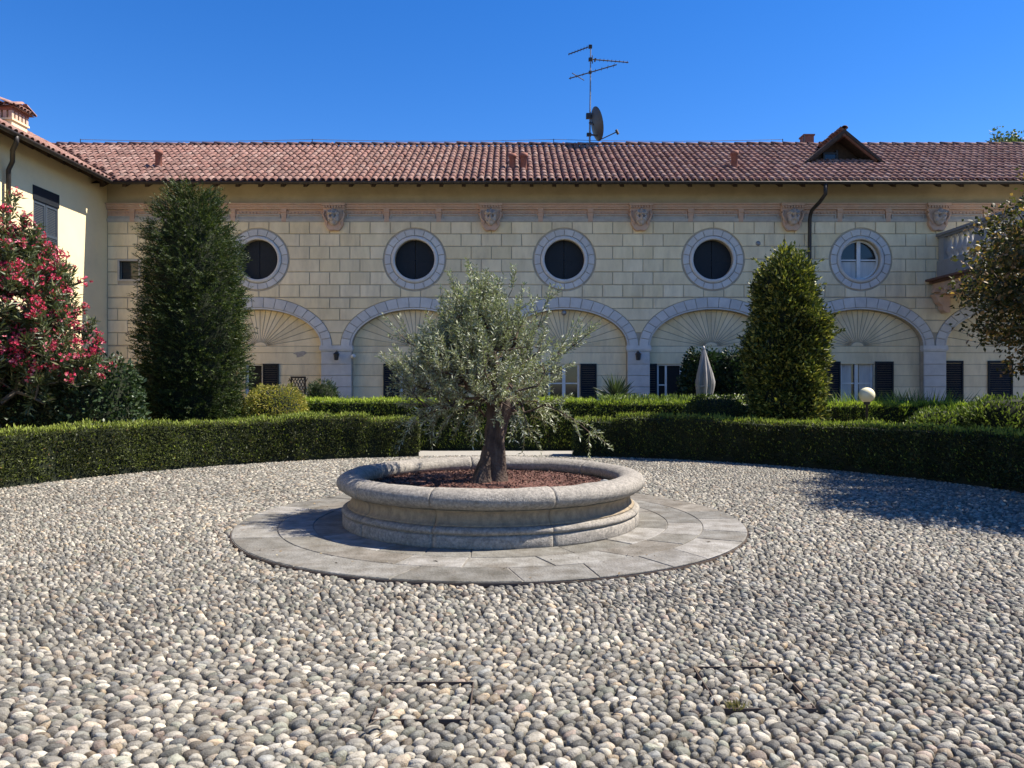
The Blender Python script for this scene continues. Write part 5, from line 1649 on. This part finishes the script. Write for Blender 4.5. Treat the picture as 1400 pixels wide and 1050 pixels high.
# copper tree at the right edge
tcx, tcy = 11.1, 10.7
T = ell_points(1500, (tcx, tcy, 3.3), (4.1, 3.8, 2.5), .4)
T = T[(sumwave(T, 1.9, 6) > -.32) & (T[:, 2] > 1.75)]
leafy_tree('copper_tree', 'bronze and dark green leaved tree at the right beside the terrace', (tcx + .2, tcy, -.03), (tcx + .05, tcy, 1.5), T, 135, .085, .052,
           (.050, .062, .022), (.095, .082, .03), M['leaf_soft'], tips_c=(.32, .19, .08), tf=.22, spread=.17)
# trees far behind the roof
for i, (px, py, Y, r, lab) in enumerate([(1372, 192, 46, .8, 'thin tree top showing above the ridge near the terrace'), (1397, 196, 44, 1.2, 'fuller tree top peeping over the ridge at the far right')]):
    c = at(px, py + 8, Y)
    T = ell_points(60, c, (r, r, 1.1), .2)
    leafy_tree('background_tree', lab, (c[0], Y, -.03), (c[0], Y, c[2] - 1.3), T, 10, .22, .13, (.06, .09, .03), (.11, .14, .05), M['leaf_soft'], trunk_r=(.3, .12), spread=.2)

# ---- oleander
ob = at(20, 0, 14.2)
ole = empty('oleander', (ob[0], 14.2, 0), 'large oleander bush covered in red flowers behind the left hedge', 'shrub')
T = np.concatenate([ell_points(420, (at(8, 0, 14.2)[0], 14.2, 2.95), (1.15, 1.1, 1.3), .45), ell_points(180, (at(-15, 0, 14.2)[0], 14.0, 2.6), (1.5, 1.0, 1.7), .5), ell_points(50, (at(72, 0, 13.9)[0], 13.9, 2.0), (.75, .6, .85), .4)])
T = T[(sumwave(T, 2.6, 9) > -.55) & (T[:, 2] > 1.0)]
T = np.concatenate([T, [at(18, 292, 14.2), at(30, 318, 14.0), at(45, 330, 14.1), at(8, 310, 14.1)]])
nodes, par, tips = grow([np.array([ob[0], 14.2, -.05]), np.array([ob[0], 14.2, .45])], T, .75, .25, .03)
V, F, rad = skeleton_mesh(nodes, par, tips, .006, 2.2, .05, skip=0)
obj('stems', V, F, M['twig'], ole, True)
cen = np.array([ob[0], 14.3, 1.6])
LP, LD, FP, FD = [], [], [], []
for i in tips:
    b = nodes[i]; o_ = unit(b - cen)
    for s in range(3):
        d = unit(o_ * .5 + np.array([0, 0, .8]) + rng.normal(size=3) * .4)
        ln = rng.uniform(.22, .45)
        k = 24
        t = np.repeat(np.linspace(.1, 1, k // 3), 3)
        LP.append(b + d * (ln * t)[:, None] + rng.normal(size=(k, 3)) * .01)
        LD.append(unit(d * .8 + rdir(k) * .85))
        if rng.random() < .36:
            FP.append(b + d * (ln + .05)); FD.append(d)
P = np.concatenate(LP); D = np.concatenate(LD); n = len(P)
leaves('leaves', P, D, .165 * rng.uniform(.7, 1.2, n), .032 * rng.uniform(.8, 1.2, n), leafcols(n, (.060, .085, .035), (.11, .13, .055), (.22, .22, .11), .12), M['leaf_olive'], ole, .15)
FP = np.array(FP); nf = 12
c = np.repeat(FP, nf, 0) + rng.normal(size=(len(FP) * nf, 3)) * [.06, .06, .045]
ax = rdir(len(c)) * .8 + [0.2, -.2, .5]
ax = unit(ax)
s1 = unit(np.cross(ax, rdir(len(c)))); s2 = np.cross(ax, s1)
PP, PD = [], []
for k in range(5):
    a = 2 * PI * k / 5
    PP.append(c); PD.append(s1 * math.cos(a) + s2 * math.sin(a) + ax * .35)
P = np.concatenate(PP); D = np.concatenate(PD); n = len(P)
base = leafcols(len(c), (.50, .03, .085), (.62, .06, .14), (.78, .24, .32), .25)
leaves('flowers', P, D, .042, .032, np.tile(base, (5, 1)), M['petal'], ole, .1)

# ================================================================== SMALL THINGS
# globe garden lamp (unlit)
p = at(1185, 540, 16.0)
gl = empty('garden_lamp', (p[0], 16.0, 0), 'pale globe garden lamp on a thin post behind the right hedge', 'lamp')
V, F = lathe((p[0], 16.0, p[2]), [(.16 * math.sin(t), -.16 * math.cos(t)) for t in np.linspace(0.02, PI - .02, 20)], 28)
obj('globe', V, F, M['globe'], gl, True)
V, F = lathe((p[0], 16.0, 0), [(.06, -.02), (.06, .03), (.028, .05), (.025, p[2] - .21), (.06, p[2] - .20), (.07, p[2] - .15), (.05, p[2] - .145)], 14)
obj('post', V, F, M['metal_dark'], gl, True)
# closed parasol
p = at(962, 0, 19.7)
pa = empty('parasol', (p[0], 19.7, 0), 'closed grey parasol standing before the dark wall bush', 'parasol')
z_ = lambda py: CH + (525 - py) / FPX * 19.7
V, F = tube([(p[0], 19.7, -.02), (p[0], 19.7, z_(474))], .024, 10); obj('pole', V, F, M['metal_grey'], pa, True)
V, F = lathe((p[0], 19.7, -.03), [(.001, .09), (.2, .085), (.24, .06), (.25, 0)], 20); obj('base', V, F, M['granite'], pa, True)
na, k = 64, 16
V = []
for i in range(k):
    f = i / (k - 1)
    z = z_(477) + (z_(560) - z_(477)) * f
    r = np.interp(f, [0, .1, .35, .55, .75, 1.0], [.035, .075, .15, .20, .16, .10])
    th = np.arange(na) * 2 * PI / na
    rr = r * (1 + .30 * np.cos(8 * th + 1.3 * f) * min(1, f * 2.5) + .10 * np.sin(5 * th + 4 * f))
    V.append(np.stack([p[0] + .02 * math.sin(f * 3) + rr * np.cos(th), 19.7 + rr * np.sin(th), z - .05 * np.cos(8 * th) * f + 0 * th], 1))
V = np.concatenate(V)
F = [(i * na + j, i * na + (j + 1) % na, (i + 1) * na + (j + 1) % na, (i + 1) * na + j) for i in range(k - 1) for j in range(na)]
obj('canopy', V, F, M['fabric'], pa, True)
V, F = lathe((p[0], 19.7, z_(477)), [(.04, -.03), (.045, .0), (.03, .04), (.012, .07), (.001, .08)], 12); obj('finial', V, F, M['metal_grey'], pa, True)
V, F = lathe((p[0], 19.7, z_(528)), [(.19, -.03), (.195, 0), (.19, .03)], 32); obj('strap', V, F, M['fabric'], pa, True)
# wall lanterns on the piers
for px, lab in ((462, 'small dark wall lantern on the pier left of the olive tree'), (871, 'small dark wall lantern on the pier above the yucca')):
    x = FX(px); y0 = YF - .042; zc = FZ(487)
    ln = empty('wall_lantern', (x, y0, zc - .12), lab, 'lantern')
    mb = MB(); mb.box(x - .03, x + .03, y0 - .02, y0, zc - .02, zc + .14); mb.tube([(x, y0 - .02, zc + .1), (x, y0 - .10, zc + .16), (x, y0 - .17, zc + .13)], .012, 6); mb.build('bracket_arm', M['metal_dark'], ln)
    V, F = lathe((x, y0 - .17, zc), [(.03, -.13), (.06, -.12), (.085, .05), (.06, .052), (.001, .052)], 6); obj('lantern_body', V, F, M['metal_dark'], ln)
    V, F = lathe((x, y0 - .17, zc), [(.11, .053), (.03, .115), (.012, .14), (.001, .14)], 6); obj('lantern_roof', V, F, M['metal_dark'], ln)
# white security lamp
x, zc = FX(484), FZ(486)
sl_ = empty('security_light', (x, YF - .04, zc - .06), 'tiny white security light beside the left lantern', 'light')
mb = MB(); mb.box(x - .03, x + .03, YF - .045, YF + .15, zc - .03, zc + .03); mb.build('arm', M['white'], sl_)
V, F = tube([(x, YF - .05, zc), (x, YF - .16, zc - .04)], [.05, .07], 10); obj('head', V, F, M['white'], sl_, True)
# round vent caps in the walls
for i, (px, py, y0, lab) in enumerate([(771, 428, YF - .06, 'small dark round vent cap in the arch behind the olive crown'), (1036, 333, YF - .03, 'small dark round vent cap in the ashlar beside the downpipe')]):
    V, F = tube([(FX(px), y0 + .06, FZ(py)), (FX(px), y0, FZ(py)), (FX(px), y0 - .02, FZ(py))], [.075, .075, .04], 14)
    tag(obj('vent_cap', V, F, M['metal_grey'], None, True), lab, 'vent')
# lattice planter box
x0, x1, y0 = FX(392) * .93, FX(413) * .93, 21.4
zt = CH + (525 - 514.5) / FPX * 21.4
tb = empty('lattice_box', ((x0 + x1) / 2, y0, 0), 'dark lattice trellis planter box by the first arch', 'planter')
mb = MB(); mb.box(x0, x1, y0, y0 + .4, -.02, .55); mb.build('trough', M['wood'], tb)
for (a, b, c, d) in ((x0, x0 + .04, .551, zt), (x1 - .04, x1, .551, zt), (x0 + .041, x1 - .041, zt - .05, zt), (x0 + .041, x1 - .041, 1.35, 1.39)):
    MB().box(a, b, y0 + .36, y0 + .40, c, d).build('trellis_rail', M['wood'], tb)
for i in range(5):
    for s in (-1, 1):
        xa = x0 + (x1 - x0) * (i + .5) / 5
        V, F = tube([(xa - s * .09, y0 + .385 + s * .008, 1.4), (xa + s * .09, y0 + .385 + s * .008, zt - .05)], .012, 4)
        obj('lath', V, F, M['wood'], tb)
# worn patch of plaster in the first arch
c = (FX(408), FZ(484))
po = [(c[0] + (.16 + .05 * math.sin(3 * t) + .03 * math.sin(7 * t)) * math.cos(t), c[1] + (.11 + .04 * math.sin(2 * t + 1)) * math.sin(t)) for t in np.linspace(0, 2 * PI, 22)[:-1]]
V, F = prism_geo(po, YI - .019, YI - .01, 0, .003)
obj('repair_patch', V, F, M['patch'], villa)
# dry straw and leaf bits caught between the cobbles
n = 700
a = rng.uniform(0, 2 * PI, n); rr = rng.uniform(2.2, 7.9, n)
P = np.stack([PC[0] + rr * np.cos(a), PC[1] + rr * np.sin(a), np.full(n, .012)], 1)
P[:, 2] = np.where(rr < 2.87, .034, .016)
o = leaves('dry_leaf_litter', P, rdir(n) * [1, 1, .15], .05 * rng.uniform(.4, 1.5, n), .012 * rng.uniform(.4, 1.6, n), leafcols(n, (.30, .23, .13), (.20, .14, .08), (.42, .36, .22), .2), M['chips'], None, .3)
tag(o, 'scattered dry leaf bits and straw on the courtyard stones', 'leaf litter', kind='stuff')
# dry twigs and leaves on the cobbles
for i, (pts, lab) in enumerate([([(-.66, 3.44, .05), (-.62, 3.5, .052), (-.56, 3.56, .05)], 'short dry twig lying on the cobbles near a manhole frame')]):
    V, F = tube(pts, [.004, .004, .003], 5)
    tag(obj('dry_twig', V, F, M['twig'], None, True), lab, 'twig')
# ---- groups of things that repeat
GROUPS = {'clipped_hedge': 'clipped hedges round the cobbled circle', 'back_hedge': 'straight hedges along the garden path', 'wall_lantern': 'lanterns on the grey piers',
          'vent_cap': 'round vent caps in the villa wall', 'manhole_frame': 'manhole frames in the cobbles', 'strap_leaf_plant': 'strappy plants before the villa', 'loose_shrub': 'loose shrubs near the terrace',
          'camellia_bush': 'glossy bushes by the oleander', 'dark_shrub': 'dark shrubs in the shaded corner', 'climbing_bush': 'dark bushes against the villa wall', 'grassy_plant': 'grassy plants by the first arch',
          'background_tree': 'tree tops beyond the ridge', 'loose_stone': 'loose stones on the mulch'}
for o in list(SC.objects):
    if o.parent is None:
        k = o.name.split('.')[0]
        if k in GROUPS: o['group'] = GROUPS[k]
